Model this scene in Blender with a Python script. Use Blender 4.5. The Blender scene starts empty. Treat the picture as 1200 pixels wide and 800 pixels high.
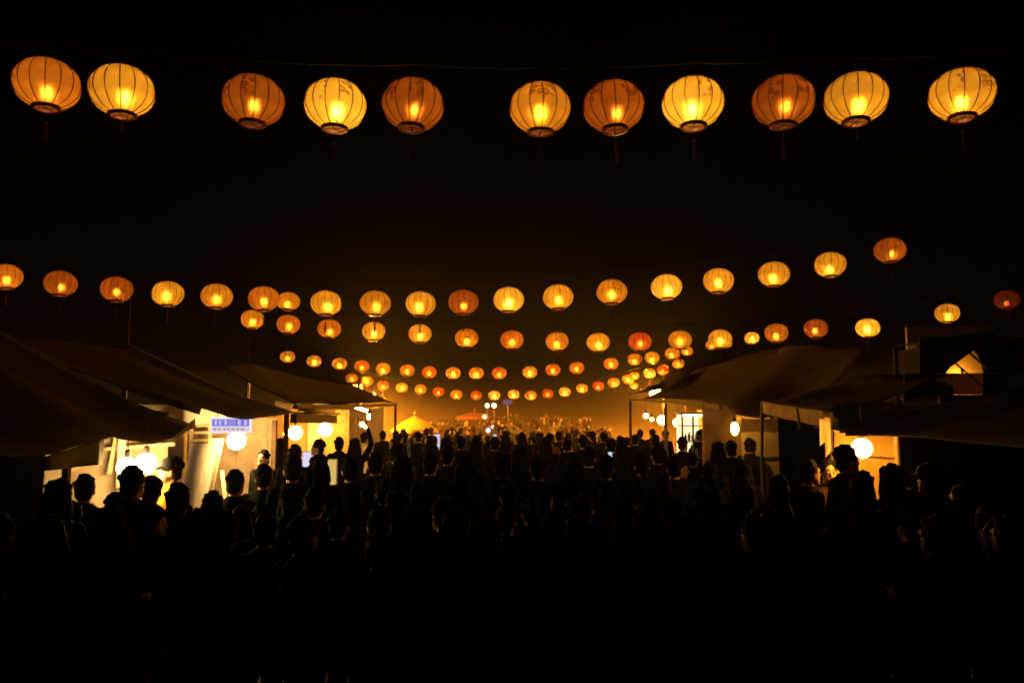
import bpy, bmesh, math, random
from mathutils import Vector, Matrix
random.seed(7)
PI = math.pi
scene = bpy.context.scene
COL = scene.collection

# ------------------------------------------------------------------ camera, sky, moon, exposure
F = 933.0                      # focal length in pixels of a 1200 px wide frame
CAMZ = 2.15
PITCH = math.atan(88.0 / F)
cam_d = bpy.data.cameras.new('camera'); cam = bpy.data.objects.new('camera', cam_d); COL.objects.link(cam)
cam_d.sensor_width = 36.0; cam_d.lens = 36.0 * F / 1200.0
cam_d.clip_start = 0.05; cam_d.clip_end = 600
cam.location = (0, 0, CAMZ); cam.rotation_euler = (PI / 2 + PITCH, 0, 0)
scene.camera = cam

world = bpy.data.worlds.new('World'); scene.world = world; world.use_nodes = True
wn = world.node_tree.nodes; wl = world.node_tree.links
wn.clear()
sky = wn.new('ShaderNodeTexSky'); sky.sky_type = 'NISHITA'; sky.sun_disc = False
sky.sun_elevation = math.radians(-8); sky.sun_rotation = math.radians(160)
bg = wn.new('ShaderNodeBackground'); bg.inputs['Strength'].default_value = 0.002
wo = wn.new('ShaderNodeOutputWorld')
wl.new(sky.outputs[0], bg.inputs['Color']); wl.new(bg.outputs[0], wo.inputs['Surface'])

sun_d = bpy.data.lights.new('moon', 'SUN'); sun_d.energy = 0.0004; sun_d.angle = math.radians(0.5); sun_d.color = (1.0, .93, .82)
sun = bpy.data.objects.new('moon', sun_d); COL.objects.link(sun)
sun.rotation_euler = (math.radians(35), 0, math.radians(160)); sun.location = (0, 0, 30)

vs = scene.view_settings
vs.view_transform = 'Standard'; vs.look = 'None'; vs.exposure = 0.0; vs.gamma = 1.0; vs.use_curve_mapping = False
scene.render.engine = 'CYCLES'
cy = scene.cycles
cy.use_denoising = True
try: cy.denoiser = 'OPENIMAGEDENOISE'
except Exception: pass
cy.use_light_tree = True
cy.max_bounces = 6; cy.diffuse_bounces = 3; cy.glossy_bounces = 2; cy.transmission_bounces = 5
cy.transparent_max_bounces = 12; cy.volume_bounces = 0; cy.volume_step_rate = 1.0
cy.sample_clamp_indirect = 2.0; cy.sample_clamp_direct = 0.0; cy.filter_width = 1.8
cy.caustics_refractive = True; cy.caustics_reflective = False

def P(px, py, D):
    """world point at depth D (metres along the street) seen at a photo pixel"""
    cx = (px - 600) / F; cyy = (400 - py) / F
    y = math.cos(PITCH) - cyy * math.sin(PITCH); z = math.sin(PITCH) + cyy * math.cos(PITCH)
    s = D / y
    return Vector((cx * s, D, CAMZ + z * s))

def rise(y):                                  # the lane climbs a little beyond the last stalls
    t = max(0.0, min(1.0, (y - 22) / 26.0)); t = t * t * (3 - 2 * t)
    return 0.62 * t

# ------------------------------------------------------------------ materials
def nodes_of(name):
    m = bpy.data.materials.new(name); m.use_nodes = True
    nt = m.node_tree; nt.nodes.clear()
    out = nt.nodes.new('ShaderNodeOutputMaterial')
    return m, nt, out

def mat(name, col, rough=0.8, var=0.25, scale=6.0, spec=0.25, metal=0.0, bump=0.0, transl=0.0):
    m, nt, out = nodes_of(name)
    b = nt.nodes.new('ShaderNodeBsdfPrincipled')
    tc = nt.nodes.new('ShaderNodeTexCoord')
    n = nt.nodes.new('ShaderNodeTexNoise'); n.inputs['Scale'].default_value = scale; n.inputs['Detail'].default_value = 5
    nt.links.new(tc.outputs['Object'], n.inputs['Vector'])
    r = nt.nodes.new('ShaderNodeValToRGB')
    r.color_ramp.elements[0].position = .3; r.color_ramp.elements[1].position = .72
    r.color_ramp.elements[0].color = tuple(c * (1 - var) for c in col) + (1,)
    r.color_ramp.elements[1].color = tuple(min(1, c * (1 + var)) for c in col) + (1,)
    nt.links.new(n.outputs['Fac'], r.inputs['Fac']); nt.links.new(r.outputs[0], b.inputs['Base Color'])
    b.inputs['Roughness'].default_value = rough; b.inputs['Metallic'].default_value = metal
    b.inputs['Specular IOR Level'].default_value = spec
    if bump:
        bp = nt.nodes.new('ShaderNodeBump'); bp.inputs['Strength'].default_value = bump; bp.inputs['Distance'].default_value = .02
        nt.links.new(n.outputs['Fac'], bp.inputs['Height']); nt.links.new(bp.outputs[0], b.inputs['Normal'])
    sh = b.outputs[0]
    if transl:
        t = nt.nodes.new('ShaderNodeBsdfTranslucent'); nt.links.new(r.outputs[0], t.inputs['Color'])
        mx = nt.nodes.new('ShaderNodeMixShader'); mx.inputs[0].default_value = transl
        nt.links.new(sh, mx.inputs[1]); nt.links.new(t.outputs[0], mx.inputs[2]); sh = mx.outputs[0]
    nt.links.new(sh, out.inputs['Surface'])
    return m

def emit(name, col, strength):
    m, nt, out = nodes_of(name)
    e = nt.nodes.new('ShaderNodeEmission'); e.inputs['Color'].default_value = col + (1,); e.inputs['Strength'].default_value = strength
    nt.links.new(e.outputs[0], out.inputs['Surface'])
    return m

def paper(name, col, tint, motif=None, transp=.006):
    """thin waxed silk: scatters the bulb's light through, lets a little pass straight"""
    m, nt, out = nodes_of(name)
    tc = nt.nodes.new('ShaderNodeTexCoord')
    n = nt.nodes.new('ShaderNodeTexNoise'); n.inputs['Scale'].default_value = 9; n.inputs['Detail'].default_value = 6
    nt.links.new(tc.outputs['Object'], n.inputs['Vector'])
    r = nt.nodes.new('ShaderNodeValToRGB'); r.color_ramp.elements[0].position = .3; r.color_ramp.elements[1].position = .75
    r.color_ramp.elements[0].color = tuple(c * .72 for c in col) + (1,)
    r.color_ramp.elements[1].color = tuple(min(1, c * 1.1) for c in col) + (1,)
    nt.links.new(n.outputs['Fac'], r.inputs['Fac'])
    colour = r.outputs[0]
    if motif:
        # brushed petals: cells of a voronoi, kept only inside a patch on the panel
        v = nt.nodes.new('ShaderNodeTexVoronoi'); v.inputs['Scale'].default_value = 19; v.feature = 'F1'
        n2 = nt.nodes.new('ShaderNodeTexNoise'); n2.inputs['Scale'].default_value = 30
        mxv = nt.nodes.new('ShaderNodeMixRGB'); mxv.inputs[0].default_value = .025
        nt.links.new(tc.outputs['Object'], n2.inputs['Vector'])
        oi = nt.nodes.new('ShaderNodeObjectInfo')
        adr = nt.nodes.new('ShaderNodeVectorMath'); adr.operation = 'ADD'
        nt.links.new(tc.outputs['Object'], adr.inputs[0]); nt.links.new(oi.outputs['Random'], adr.inputs[1])
        nt.links.new(adr.outputs[0], mxv.inputs[1]); nt.links.new(n2.outputs['Color'], mxv.inputs[2])
        nt.links.new(mxv.outputs[0], v.inputs['Vector'])
        ring = nt.nodes.new('ShaderNodeValToRGB')
        cr = ring.color_ramp; cr.elements[0].position = .18; cr.elements[0].color = (.35,) * 3 + (1,)
        cr.elements[1].position = .34; cr.elements[1].color = (1,) * 3 + (1,)
        e = cr.elements.new(.5); e.color = (.45,) * 3 + (1,)
        e = cr.elements.new(.56); e.color = (0,) * 3 + (1,)
        nt.links.new(v.outputs['Distance'], ring.inputs['Fac'])
        d = nt.nodes.new('ShaderNodeVectorMath'); d.operation = 'DISTANCE'
        nt.links.new(tc.outputs['Object'], d.inputs[0]); d.inputs[1].default_value = (.205, .0, .055)
        patch = nt.nodes.new('ShaderNodeMapRange'); patch.inputs[1].default_value = .105; patch.inputs[2].default_value = .07
        nt.links.new(d.outputs['Value'], patch.inputs[0])
        mul = nt.nodes.new('ShaderNodeMath'); mul.operation = 'MULTIPLY'
        nt.links.new(ring.outputs[0], mul.inputs[0]); nt.links.new(patch.outputs[0], mul.inputs[1])
        mul2 = nt.nodes.new('ShaderNodeMath'); mul2.operation = 'MULTIPLY'; mul2.inputs[1].default_value = .95
        nt.links.new(mul.outputs[0], mul2.inputs[0])
        mx = nt.nodes.new('ShaderNodeMixRGB'); nt.links.new(mul2.outputs[0], mx.inputs[0])
        nt.links.new(colour, mx.inputs[1]); mx.inputs[2].default_value = motif + (1,)
        colour = mx.outputs[0]
    t = nt.nodes.new('ShaderNodeBsdfTranslucent'); nt.links.new(colour, t.inputs['Color'])
    df = nt.nodes.new('ShaderNodeBsdfDiffuse'); nt.links.new(colour, df.inputs['Color'])
    rf = nt.nodes.new('ShaderNodeBsdfRefraction'); rf.inputs['IOR'].default_value = 1.4; rf.inputs['Roughness'].default_value = .62
    nt.links.new(colour, rf.inputs['Color'])
    tr = nt.nodes.new('ShaderNodeBsdfTransparent'); tr.inputs['Color'].default_value = tint + (1,)
    def mix(f, a, b):
        x = nt.nodes.new('ShaderNodeMixShader'); x.inputs[0].default_value = f
        nt.links.new(a, x.inputs[1]); nt.links.new(b, x.inputs[2]); return x.outputs[0]
    s = mix(.14, t.outputs[0], df.outputs[0])
    s = mix(.30, s, rf.outputs[0])
    rf2 = nt.nodes.new('ShaderNodeBsdfRefraction'); rf2.inputs['IOR'].default_value = 1.22; rf2.inputs['Roughness'].default_value = .36
    nt.links.new(colour, rf2.inputs['Color'])
    s = mix(.07, s, rf2.outputs[0])
    s = mix(transp, s, tr.outputs[0])
    nt.links.new(s, out.inputs['Surface'])
    return m

# ------------------------------------------------------------------ mesh helpers
class MB:
    def __init__(s): s.v = []; s.f = []
    def add(s, vs_, fs_):
        o = len(s.v); s.v += [tuple(p) for p in vs_]; s.f += [tuple(o + i for i in f) for f in fs_]; return s
    def box(s, c, d, rz=0.0, M=None):
        x, y, z = (k / 2 for k in d); ps = []
        R = M if M is not None else Matrix.Rotation(rz, 3, 'Z')
        for a, b, e in ((-1,-1,-1),(1,-1,-1),(1,1,-1),(-1,1,-1),(-1,-1,1),(1,-1,1),(1,1,1),(-1,1,1)):
            ps.append(Vector(c) + R @ Vector((a * x, b * y, e * z)))
        return s.add(ps, [(3,2,1,0),(4,5,6,7),(0,1,5,4),(1,2,6,5),(2,3,7,6),(3,0,4,7)])
    def beam(s, a, b, w, h):
        a, b = Vector(a), Vector(b); d = (b - a); L = d.length; d.normalize()
        up = Vector((0, 0, 1)) if abs(d.z) < .95 else Vector((0, 1, 0))
        x = d.cross(up).normalized(); u = x.cross(d)
        return s.box((a + b) / 2, (w, L, h), M=Matrix((x, d, u)).transposed())
    def tube(s, pts, r, n=6, cap=True):
        pts = [Vector(p) for p in pts]; rs = r if isinstance(r, (list, tuple)) else [r] * len(pts); vs_ = []; fs_ = []
        for i, p in enumerate(pts):
            d = (pts[min(i + 1, len(pts) - 1)] - pts[max(i - 1, 0)]).normalized()
            up = Vector((0, 0, 1)) if abs(d.z) < .9 else Vector((1, 0, 0))
            x = d.cross(up).normalized(); y = d.cross(x)
            for k in range(n):
                a = 2 * PI * k / n; vs_.append(p + (x * math.cos(a) + y * math.sin(a)) * rs[i])
        for i in range(len(pts) - 1):
            for k in range(n): fs_.append((i*n+k, i*n+(k+1)%n, (i+1)*n+(k+1)%n, (i+1)*n+k))
        if cap: fs_.append(tuple(range(n))[::-1]); fs_.append(tuple((len(pts)-1)*n + k for k in range(n)))
        return s.add(vs_, fs_)
    def lathe(s, prof, n=16, c=(0,0,0), cap=False):
        vs_ = []; fs_ = []
        for r, z in prof:
            for k in range(n):
                a = 2 * PI * k / n; vs_.append((c[0] + r*math.cos(a), c[1] + r*math.sin(a), c[2] + z))
        for i in range(len(prof) - 1):
            for k in range(n): fs_.append((i*n+k, i*n+(k+1)%n, (i+1)*n+(k+1)%n, (i+1)*n+k))
        if cap: fs_.append(tuple(range(n))[::-1]); fs_.append(tuple((len(prof)-1)*n + k for k in range(n)))
        return s.add(vs_, fs_)
    def ball(s, c, r, n=12, m=8, M=None):
        r = r if isinstance(r, (list, tuple)) else (r, r, r); c = Vector(c); vs_ = []; fs_ = []
        for i in range(1, m):
            t = PI * i / m
            for k in range(n):
                a = 2 * PI * k / n; p = Vector((r[0]*math.sin(t)*math.cos(a), r[1]*math.sin(t)*math.sin(a), r[2]*math.cos(t)))
                vs_.append(c + (M @ p if M is not None else p))
        for i in range(m - 2):
            for k in range(n): fs_.append((i*n+(k+1)%n, i*n+k, (i+1)*n+k, (i+1)*n+(k+1)%n))
        t0 = len(vs_); p = Vector((0, 0, r[2])); vs_.append(c + (M @ p if M is not None else p)); vs_.append(c - (M @ p if M is not None else p))
        for k in range(n):
            fs_.append((t0, k, (k+1)%n)); fs_.append((t0+1, (m-2)*n+(k+1)%n, (m-2)*n+k))
        return s.add(vs_, fs_)
    def mesh(s, name, smooth=False):
        me = bpy.data.meshes.new(name); me.from_pydata(s.v, [], s.f); me.update()
        if smooth: me.polygons.foreach_set('use_smooth', [True] * len(me.polygons))
        return me
    def build(s, name, m, parent=None, smooth=False):
        me = s.mesh(name, smooth); me.materials.append(m); return link(name, me, parent)

def link(name, me, parent=None, m=None, loc=None):
    o = bpy.data.objects.new(name, me); COL.objects.link(o)
    if parent is not None: o.parent = parent
    if m is not None:
        if len(me.materials) == 0: me.materials.append(m)
        o.material_slots[0].link = 'OBJECT'; o.material_slots[0].material = m
    if loc is not None: o.location = loc
    return o
def tag(o, label, cat, group=None):
    o['label'] = label; o['category'] = cat
    if group: o['group'] = group
    return o
def thing(name, label, cat, loc=(0,0,0), group=None, rz=0.0):
    o = bpy.data.objects.new(name, None); COL.objects.link(o); o.location = loc; o.rotation_euler = (0, 0, rz); o.empty_display_size = .1
    return tag(o, label, cat, group)

# shared surfaces
M_ASPH = mat('worn_asphalt', (.022, .021, .02), .85, .35, 3.0, bump=.3)
M_TARP = mat('dark_tarp', (.017, .013, .010), .7, .3, 2.5, bump=.35)
M_TARP2 = mat('brown_tarp', (.05, .032, .020), .7, .3, 2.5, bump=.35)
M_CLOTH = mat('cream_canvas', (.55, .46, .34), .85, .22, 3.0, bump=.25)
M_WHITE = mat('white_sheet', (.75, .72, .66), .75, .15, 4.0, bump=.15)
M_PLY = mat('weathered_plywood', (.26, .20, .14), .8, .35, 5.0, bump=.3)
M_PINE = mat('pale_pine', (.62, .52, .34), .7, .2, 12.0)
M_WOOD = mat('dark_timber', (.12, .08, .05), .75, .35, 8.0, bump=.2)
M_STEEL = mat('grey_steel_pole', (.18, .17, .16), .45, .2, 10.0, metal=.6)
M_CORD = mat('black_cord', (.02, .017, .015), .6, .1)
M_GOLD = mat('varnished_panel', (.62, .42, .18), .5, .25, 6.0)
M_COUNTER = mat('pale_counter', (.55, .5, .44), .5, .2, 6.0)
M_CURT = mat('dark_curtain', (.013, .010, .009), .9, .3, 4.0)

# ------------------------------------------------------------------ ground
gm = MB(); NX, NY = 24, 100
gv = []
for j in range(NY + 1):
    y = -30 + 170 * j / NY
    for i in range(NX + 1):
        x = -80 + 160 * i / NX; gv.append((x, y, rise(y)))
gf = [(j*(NX+1)+i, j*(NX+1)+i+1, (j+1)*(NX+1)+i+1, (j+1)*(NX+1)+i) for j in range(NY) for i in range(NX)]
gm.add(gv, gf); g = gm.build('ground', M_ASPH, smooth=True); g['kind'] = 'structure'

# ------------------------------------------------------------------ lanterns
LR, LH, NR = .228, .172, 14            # half width, half height, ribs
def lan_prof(t):                       # t 0..1 bottom ring to top ring
    a0, a1 = -1.19, 1.19
    a = a0 + (a1 - a0) * t
    r = LR * (abs(math.cos(a)) ** .92); z = LH * math.sin(a) / math.sin(1.19)
    return r, z
RB = lan_prof(0)[0]
def panel_mesh():
    mb = MB(); n = 10; dv = []
    for i in range(n + 1):
        r, z = lan_prof(i / n)
        for k in range(3):
            a = 2 * PI / NR * (k / 2 - .5)
            rr = r * math.cos(PI / NR) / math.cos(a) * (1.0 if k != 1 else .992)   # silk pulled flat between ribs
            dv.append((rr * math.cos(a), rr * math.sin(a), z))
    mb.add(dv, [(i*3+k, i*3+k+1, (i+1)*3+k+1, (i+1)*3+k) for i in range(n) for k in range(2)])
    return mb.mesh('panel', True)
def rib_mesh():
    pts = []
    for i in range(11):
        r, z = lan_prof(i / 10); r = r * math.cos(PI / NR) / math.cos(PI / NR) + .002
        a = PI / NR; pts.append((r * math.cos(a), r * math.sin(a), z))
    return MB().tube(pts, .0038, 4).mesh('rib')
ME_PANEL, ME_RIB = panel_mesh(), rib_mesh()
sh = MB()
for k in range(NR):
    R = Matrix.Rotation(2 * PI * k / NR, 3, 'Z')
    sh.add([R @ v.co for v in ME_PANEL.vertices], [tuple(p.vertices) for p in ME_PANEL.polygons])
ME_SHADE = sh.mesh('shade', True)
rc = MB()
for k in range(NR):
    R = Matrix.Rotation(2 * PI * k / NR, 3, 'Z')
    rc.add([R @ (v.co * 1.0) for v in ME_RIB.vertices], [tuple(p.vertices) for p in ME_RIB.polygons])
ME_RIBS = rc.mesh('rib_cage')
ME_RING = MB().lathe([(RB-.012, -LH-.018), (RB+.006, -LH-.02), (RB+.012, -LH-.004), (RB+.004, -LH+.008), (RB-.012, -LH+.004), (RB-.012, -LH-.018)], 20).mesh('ring', True)
ME_CROWN = MB().lathe([(.012, LH+.03), (RB*.7, LH+.014), (RB+.010, LH+.006), (RB+.008, LH-.006), (.012, LH-.004)], 20).mesh('crown', True)
bar = MB()
bar.tube([(-RB, 0, -LH-.006), (RB, 0, -LH-.006)], .004, 4); bar.tube([(0, -RB, -LH-.006), (0, RB, -LH-.006)], .004, 4)
ME_BAR = bar.mesh('cross_wire')
ME_HOOK = MB().tube([(0, 0, LH+.02), (0, 0, LH+.10), (.012, 0, LH+.125), (0, 0, LH+.14)], .004, 4).mesh('hook')
ts = MB(); ts.tube([(0, 0, -LH-.005), (0, 0, -LH-.12)], .0025, 4)
ts.ball((0, 0, -LH-.13), .014, 8, 6)
for k in range(9):
    a = k * 2.4; r0 = .007 * (k % 3) / 2
    ts.tube([(r0*math.cos(a), r0*math.sin(a), -LH-.14), (1.5*r0*math.cos(a)+.004*math.cos(a), 1.5*r0*math.sin(a), -LH-.245-.012*(k % 4))], .0035, 4)
ME_TASSEL = ts.mesh('tassel')
BULBZ = -.040
ME_BULB = MB().ball((0, 0, BULBZ), (.026, .026, .034), 8, 6).mesh('bulb', True)
ME_BULB_S = MB().ball((0, 0, BULBZ), (.017, .017, .024), 8, 6).mesh('bulb', True)
ME_SOCKET = MB().tube([(0, 0, LH), (0, 0, BULBZ + .075), (0, 0, BULBZ + .025)], [.003, .012, .014], 6).mesh('socket')

M_RIB = mat('red_brown_wire', (.24, .06, .02), .6, .2)
M_RING = mat('red_lacquer_ring', (.16, .03, .012), .4, .25, 20)
M_TASSEL = mat('red_thread', (.09, .018, .012), .8, .2, 30)
# tone: paper colour, direct tint, bulb luminance, bulb colour
TONES = {
 'bright yellow': ((.95, .64, .12), (1.0, .72, .18), 132),
 'yellow':        ((.94, .56, .09), (1.0, .65, .14), 90),
 'amber':         ((.92, .48, .07), (1.0, .52, .09), 72),
 'orange':        ((.88, .36, .06), (1.0, .40, .06), 62),
 'dim orange':    ((.80, .29, .055), (1.0, .36, .06), 84),
 'red':           ((.85, .22, .06), (1.0, .24, .05), 58),
 'dark red':      ((.60, .13, .05), (1.0, .15, .04), 26),
}
PAP = {}; MOT = {}; BUL = {}
for k, (c, t, L) in TONES.items():
    nm = k.replace(' ', '_')
    PAP[k] = paper('silk_' + nm, c, t)
    MOT[k] = paper('silk_painted_' + nm, c, t, motif=(c[0] * .30, c[1] * .20, c[2] * .25))
    BUL[k] = emit('bulb_' + nm, (1.0, .59, .15), L)

def lantern(row, tone, loc, label, group, near=False, tilt=(0, 0), rz=0.0, motifs=()):
    t = thing('paper_lantern', label, 'lantern', loc, group); t.rotation_euler = (tilt[0], tilt[1], rz)
    if near:
        for k in range(NR):
            p = link('panel', ME_PANEL, t, MOT[tone] if k in motifs else PAP[tone]); p.rotation_euler = (0, 0, 2 * PI * k / NR)
            r = link('rib', ME_RIB, t, M_RIB); r.rotation_euler = (0, 0, 2 * PI * k / NR)
        w = link('cross_wire', ME_BAR, t, M_RIB)
        link('socket', ME_SOCKET, t, M_CORD)
    else:
        link('shade', ME_SHADE, t, MOT[tone] if motifs else PAP[tone]); link('rib_cage', ME_RIBS, t, M_RIB)
    link('ring', ME_RING, t, M_RING); link('crown', ME_CROWN, t, M_RING); link('hook', ME_HOOK, t, M_CORD)
    bl = link('bulb', ME_BULB_S if tone in ('dim orange', 'dark red') else ME_BULB, t, BUL[tone]); bl.location = (lr.uniform(-.022, .022), 0, lr.uniform(-.012, .018)); link('tassel', ME_TASSEL, t, M_TASSEL)
    return t

Y, YB, A, O, DO, RD, DR = 'yellow', 'bright yellow', 'amber', 'orange', 'dim orange', 'red', 'dark red'
ROWS = [
 ('highest', 5.75, [(55,99,O),(143,107,Y),(297,118,DO),(393,123,YB),(484,123,DO),(633,127,A),(719,125,DO),(812,121,YB),(918,119,DO),(1003,116,Y),(1127,111,Y)]),
 ('second', 11.8, [(7,324,O),(71,332,DO),(137,339,DO),(197,344,Y),(254,347,A),(309,350,O),(382,355,Y),(440,355,A),(493,356,Y),(543,354,DO),(596,351,YB),(654,348,Y),(717,342,A),(781,336,YB),(842,329,Y),(907,321,Y),(973,310,Y),(1043,293,DO)]),
 ('third', 15.6, [(296,374,A),(338,380,O),(386,385,O),(438,388,Y),(492,391,Y),(547,396,A),(600,398,O),(653,400,A),(701,401,Y),(750,400,RD),(797,398,A),(844,397,Y),(910,390,O),(956,385,DO),(1017,384,YB),(1110,367,Y),(1180,351,DR)]),
 ('fourth', 24.6, [(337,418,A),(368,423,Y),(398,426,Y),(424,429,O),(449,432,Y),(477,434,A),(503,436,O),(531,437,Y),(558,437,Y),(585,437,O),(621,436,Y),(648,433,O),(676,431,O),(716,426,A),(744,421,A),(764,419,Y),(788,414,A),(881,396,YB)]),
 ('fifth', 31.0, [(412,443,O),(430,446,O),(449,451,RD),(471,454,Y),(493,456,A),(514,459,RD),(535,462,A),(558,463,RD),(579,463,YB),(602,462,YB),(622,463,Y),(642,461,RD),(662,459,YB),(682,455,Y),(701,452,RD),(719,448,Y),(736,444,Y),(761,437,YB),(777,433,RD),(795,426,A),(805,411,A),(834,404,A),(851,402,O)]),
]
EXTRA = [(338,353,15.9,A),(743,440,37,Y),(743,452,44,YB)]
lr = random.Random(3)
CABLES = []
MOTIFS = {0:(9,),2:(9,11),3:(10,12),4:(9,11),5:(10,11),6:(9,11,12),7:(11,),8:(9,11),10:(9,11,12),1:(9,)}
special = {
 (0,2): 'dim orange paper lantern with two faint sprigs, beside a gap on the highest cable',
 (0,4): 'dim orange paper lantern beside a wide gap and a glaring flower-painted yellow one',
 (0,8): 'dim orange paper lantern with a dark blot between two yellow ones on highest cable',
 (0,0): 'orange paper lantern with one small painted panel, at the far end of the highest cable',
 (0,3): 'glaring yellow paper lantern with large flower painting beside two dim orange ones on highest cable',
 (0,5): 'amber paper lantern with grey painted blotches on the highest cable',
 (0,10): 'yellow paper lantern painted with scattered leaf sprays on the highest cable',
 (0,9): 'plain unpainted yellow paper lantern on the highest cable',
}
for ri, (rn, D, L) in enumerate(ROWS):
    hooks = []
    for i, (px, py, tone) in enumerate(L):
        p = P(px, py, D + lr.uniform(-.06, .06))
        nb = sorted(L[k][2] for k in (i - 1, i + 1) if 0 <= k < len(L))
        lab = special.get((ri, i), f'{tone} paper lantern between {nb[0]} and {nb[-1]} ones on the {rn} cable' if len(nb) == 2 else f'{tone} paper lantern next to a {nb[0]} one at the end of the {rn} cable')
        mot = MOTIFS.get(i, ()) if ri == 0 else ((1,) if lr.random() < .3 else ())
        t = lantern(rn, tone, p, lab, f'lanterns strung on the {rn} cable', ri == 0,
                (lr.uniform(-.05, .05), lr.uniform(-.06, .06)), lr.uniform(-.12, .12) if ri == 0 else lr.uniform(0, 6), mot)
        hooks.append(p + Vector((0, 0, LH + .14)))
    hooks.sort(key=lambda v: v.x)
    CABLES.append((rn, D, hooks))
for i, (px, py, D, tone) in enumerate(EXTRA):
    lab = ['amber paper lantern hanging close behind an orange one beside the second cable',
           'yellow paper lantern overlapping its neighbour past the fifth cable',
           'small bright yellow paper lantern low in the glow beside the tent stall awning tip'][i]
    lantern('', tone, P(px, py, D), lab, None, False, (0, 0), i, ())

XEND = {'highest': (6.2, 6.2), 'second': (9.2, 9.2), 'third': (7.6, 11.5), 'fourth': (8.2, 8.6), 'fifth': (7.8, 9.6)}
for rn, D, hk in CABLES:
    xl, xr = XEND[rn]
    zl = hk[0].z + max(.1, (hk[0].z - hk[2].z) / max(.3, abs(hk[2].x - hk[0].x)) * (xl + hk[0].x)); zl = min(zl, hk[0].z + .8)
    zr = hk[-1].z + max(.1, (hk[-1].z - hk[-3].z) / max(.3, abs(hk[-1].x - hk[-3].x)) * (xr - hk[-1].x)); zr = min(zr, hk[-1].z + .9)
    pts = [Vector((-xl, D, zl))] + hk + [Vector((xr, D, zr))]
    fine = []
    for a, b in zip(pts, pts[1:]):
        for k in range(4):
            t = k / 4; q = a.lerp(b, t); q.z -= .06 * t * (1 - t) * min(1, (b - a).length); fine.append(q)
    fine.append(pts[-1])
    c = MB().tube(fine, .004 if rn == 'highest' else .007, 5).build('lantern_cable', M_CORD)
    tag(c, f'thin dark wire carrying the {rn} row of paper lanterns', 'cable')
    for sx, x, z in ((-1, -xl, zl), (1, xr, zr)):
        t = thing('cable_pole', f'steel pole holding an end of the {rn} lantern cable', 'pole', (x, D + .05, rise(D)), f'poles of the {rn} lantern cable')
        MB().tube([(0, 0, 0), (0, 0, z + .15 - rise(D))], [.05, .035], 10).build('shaft', M_CORD, t, True)
        MB().lathe([(.11, 0), (.11, .02), (.06, .03), (.055, .06)], 12).build('base_plate', M_STEEL, t)
        MB().tube([(0, -.07, z - rise(D)), (0, 0, z - rise(D))], .012, 6).build('eye_bolt', M_STEEL, t)


# ------------------------------------------------------------------ lamps
M_GLOBE = emit('opal_globe_lit', (1.0, .56, .16), 215)
M_GLOBE_O = emit('opal_globe_orange', (1.0, .40, .04), 190)
M_GLOBE_A = emit('opal_globe_amber', (1.0, .45, .065), 92)
M_FAR = emit('far_globe', (1.0, .36, .025), 2100)
M_GLOBE_S = emit('opal_globe_bright', (1.0, .58, .18), 250)
M_TUBE = emit('fluorescent_tube', (1.0, .86, .62), 28)
ME_GLOBE = MB().ball((0, 0, 0), 1.0, 14, 10).mesh('globe', True)
def globe_lamp(px, py, D, r, label, m=None, drop=.45, group='bare globe lamps hung in the stalls', sz=(1, 1, 1)):
    p = P(px, py, D)
    t = thing('globe_lamp', label, 'lamp', p, group)
    gl = link('globe', ME_GLOBE, t, m or M_GLOBE); gl.scale = (r * sz[0], r * sz[1], r * sz[2])
    MB().tube([(0, 0, r*sz[2] * .96), (0, 0, r*sz[2] + .06), (0, 0, r*sz[2] + .075)], [.03, .03, .012], 10).build('socket', M_CORD, t)
    MB().tube([(0, 0, r*sz[2] + .07), (.006, 0, r*sz[2] + drop * .5), (0, 0, r*sz[2] + drop)], .005, 5).build('cord', M_CORD, t)
    return t
globe_lamp(171, 543, 7.9, .10, 'larger of two globe lamps beside the vendor in the orange shirt', M_GLOBE_S)
globe_lamp(149, 547, 7.75, .092, 'smaller of two globe lamps in the cream canvas stall', M_GLOBE_S)
globe_lamp(277, 516, 11.5, .13, 'globe lamp hanging under the blue and white sign')
globe_lamp(346, 507, 16.9, .145, 'large globe lamp hung beside a hooded person in the varnished stall', M_GLOBE_A)
globe_lamp(336, 508, 17.3, .075, 'small globe lamp close beside a larger one in the varnished stall', M_GLOBE_A)
globe_lamp(381, 503, 17.4, .15, 'globe lamp in front of the dark timber lintel of the varnished stall', M_GLOBE_A)
globe_lamp(424, 497, 21.5, .06, 'tiny globe lamp below the fluorescent tubes', M_GLOBE_A)
globe_lamp(429, 500, 21.2, .05, 'smallest globe lamp beside the raised arm below the tubes', M_GLOBE_A)
globe_lamp(1010, 525, 8.1, .098, 'globe lamp against the orange lit canvas partition', M_GLOBE_O)
globe_lamp(861, 502, 13.4, .062, 'upright oblong lamp beside the pale board wall', M_GLOBE_A, .5, sz=(1, 1, 1.75))
globe_lamp(776, 492, 19.5, .115, 'globe lamp at the mouth of the bright glass display stall', M_GLOBE_A)
globe_lamp(793, 495, 18.6, .085, 'globe lamp right beside the glass display case', M_GLOBE_A)
globe_lamp(757, 487, 21.5, .07, 'reddish globe lamp under the tent stall awning tip', emit('red_globe', (1, .3, .1), 40))
globe_lamp(764, 491, 22.0, .05, 'small amber globe lamp below the reddish one', emit('amber_globe', (1, .45, .12), 50))
for px, py, D, lab in ((440, 467, 30.0, 'added unseen globe feeding the smoke glow behind the varnished stall awning tip'), (764, 461, 30.0, 'added unseen globe feeding the smoke glow behind the tent stall awning tip')):
    globe_lamp(px, py, D, .085, lab, emit('added_tip_glow', (1.0, .37, .028), 2800), .5)  # added unseen lamps that strengthen the glow around the awning tips
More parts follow.
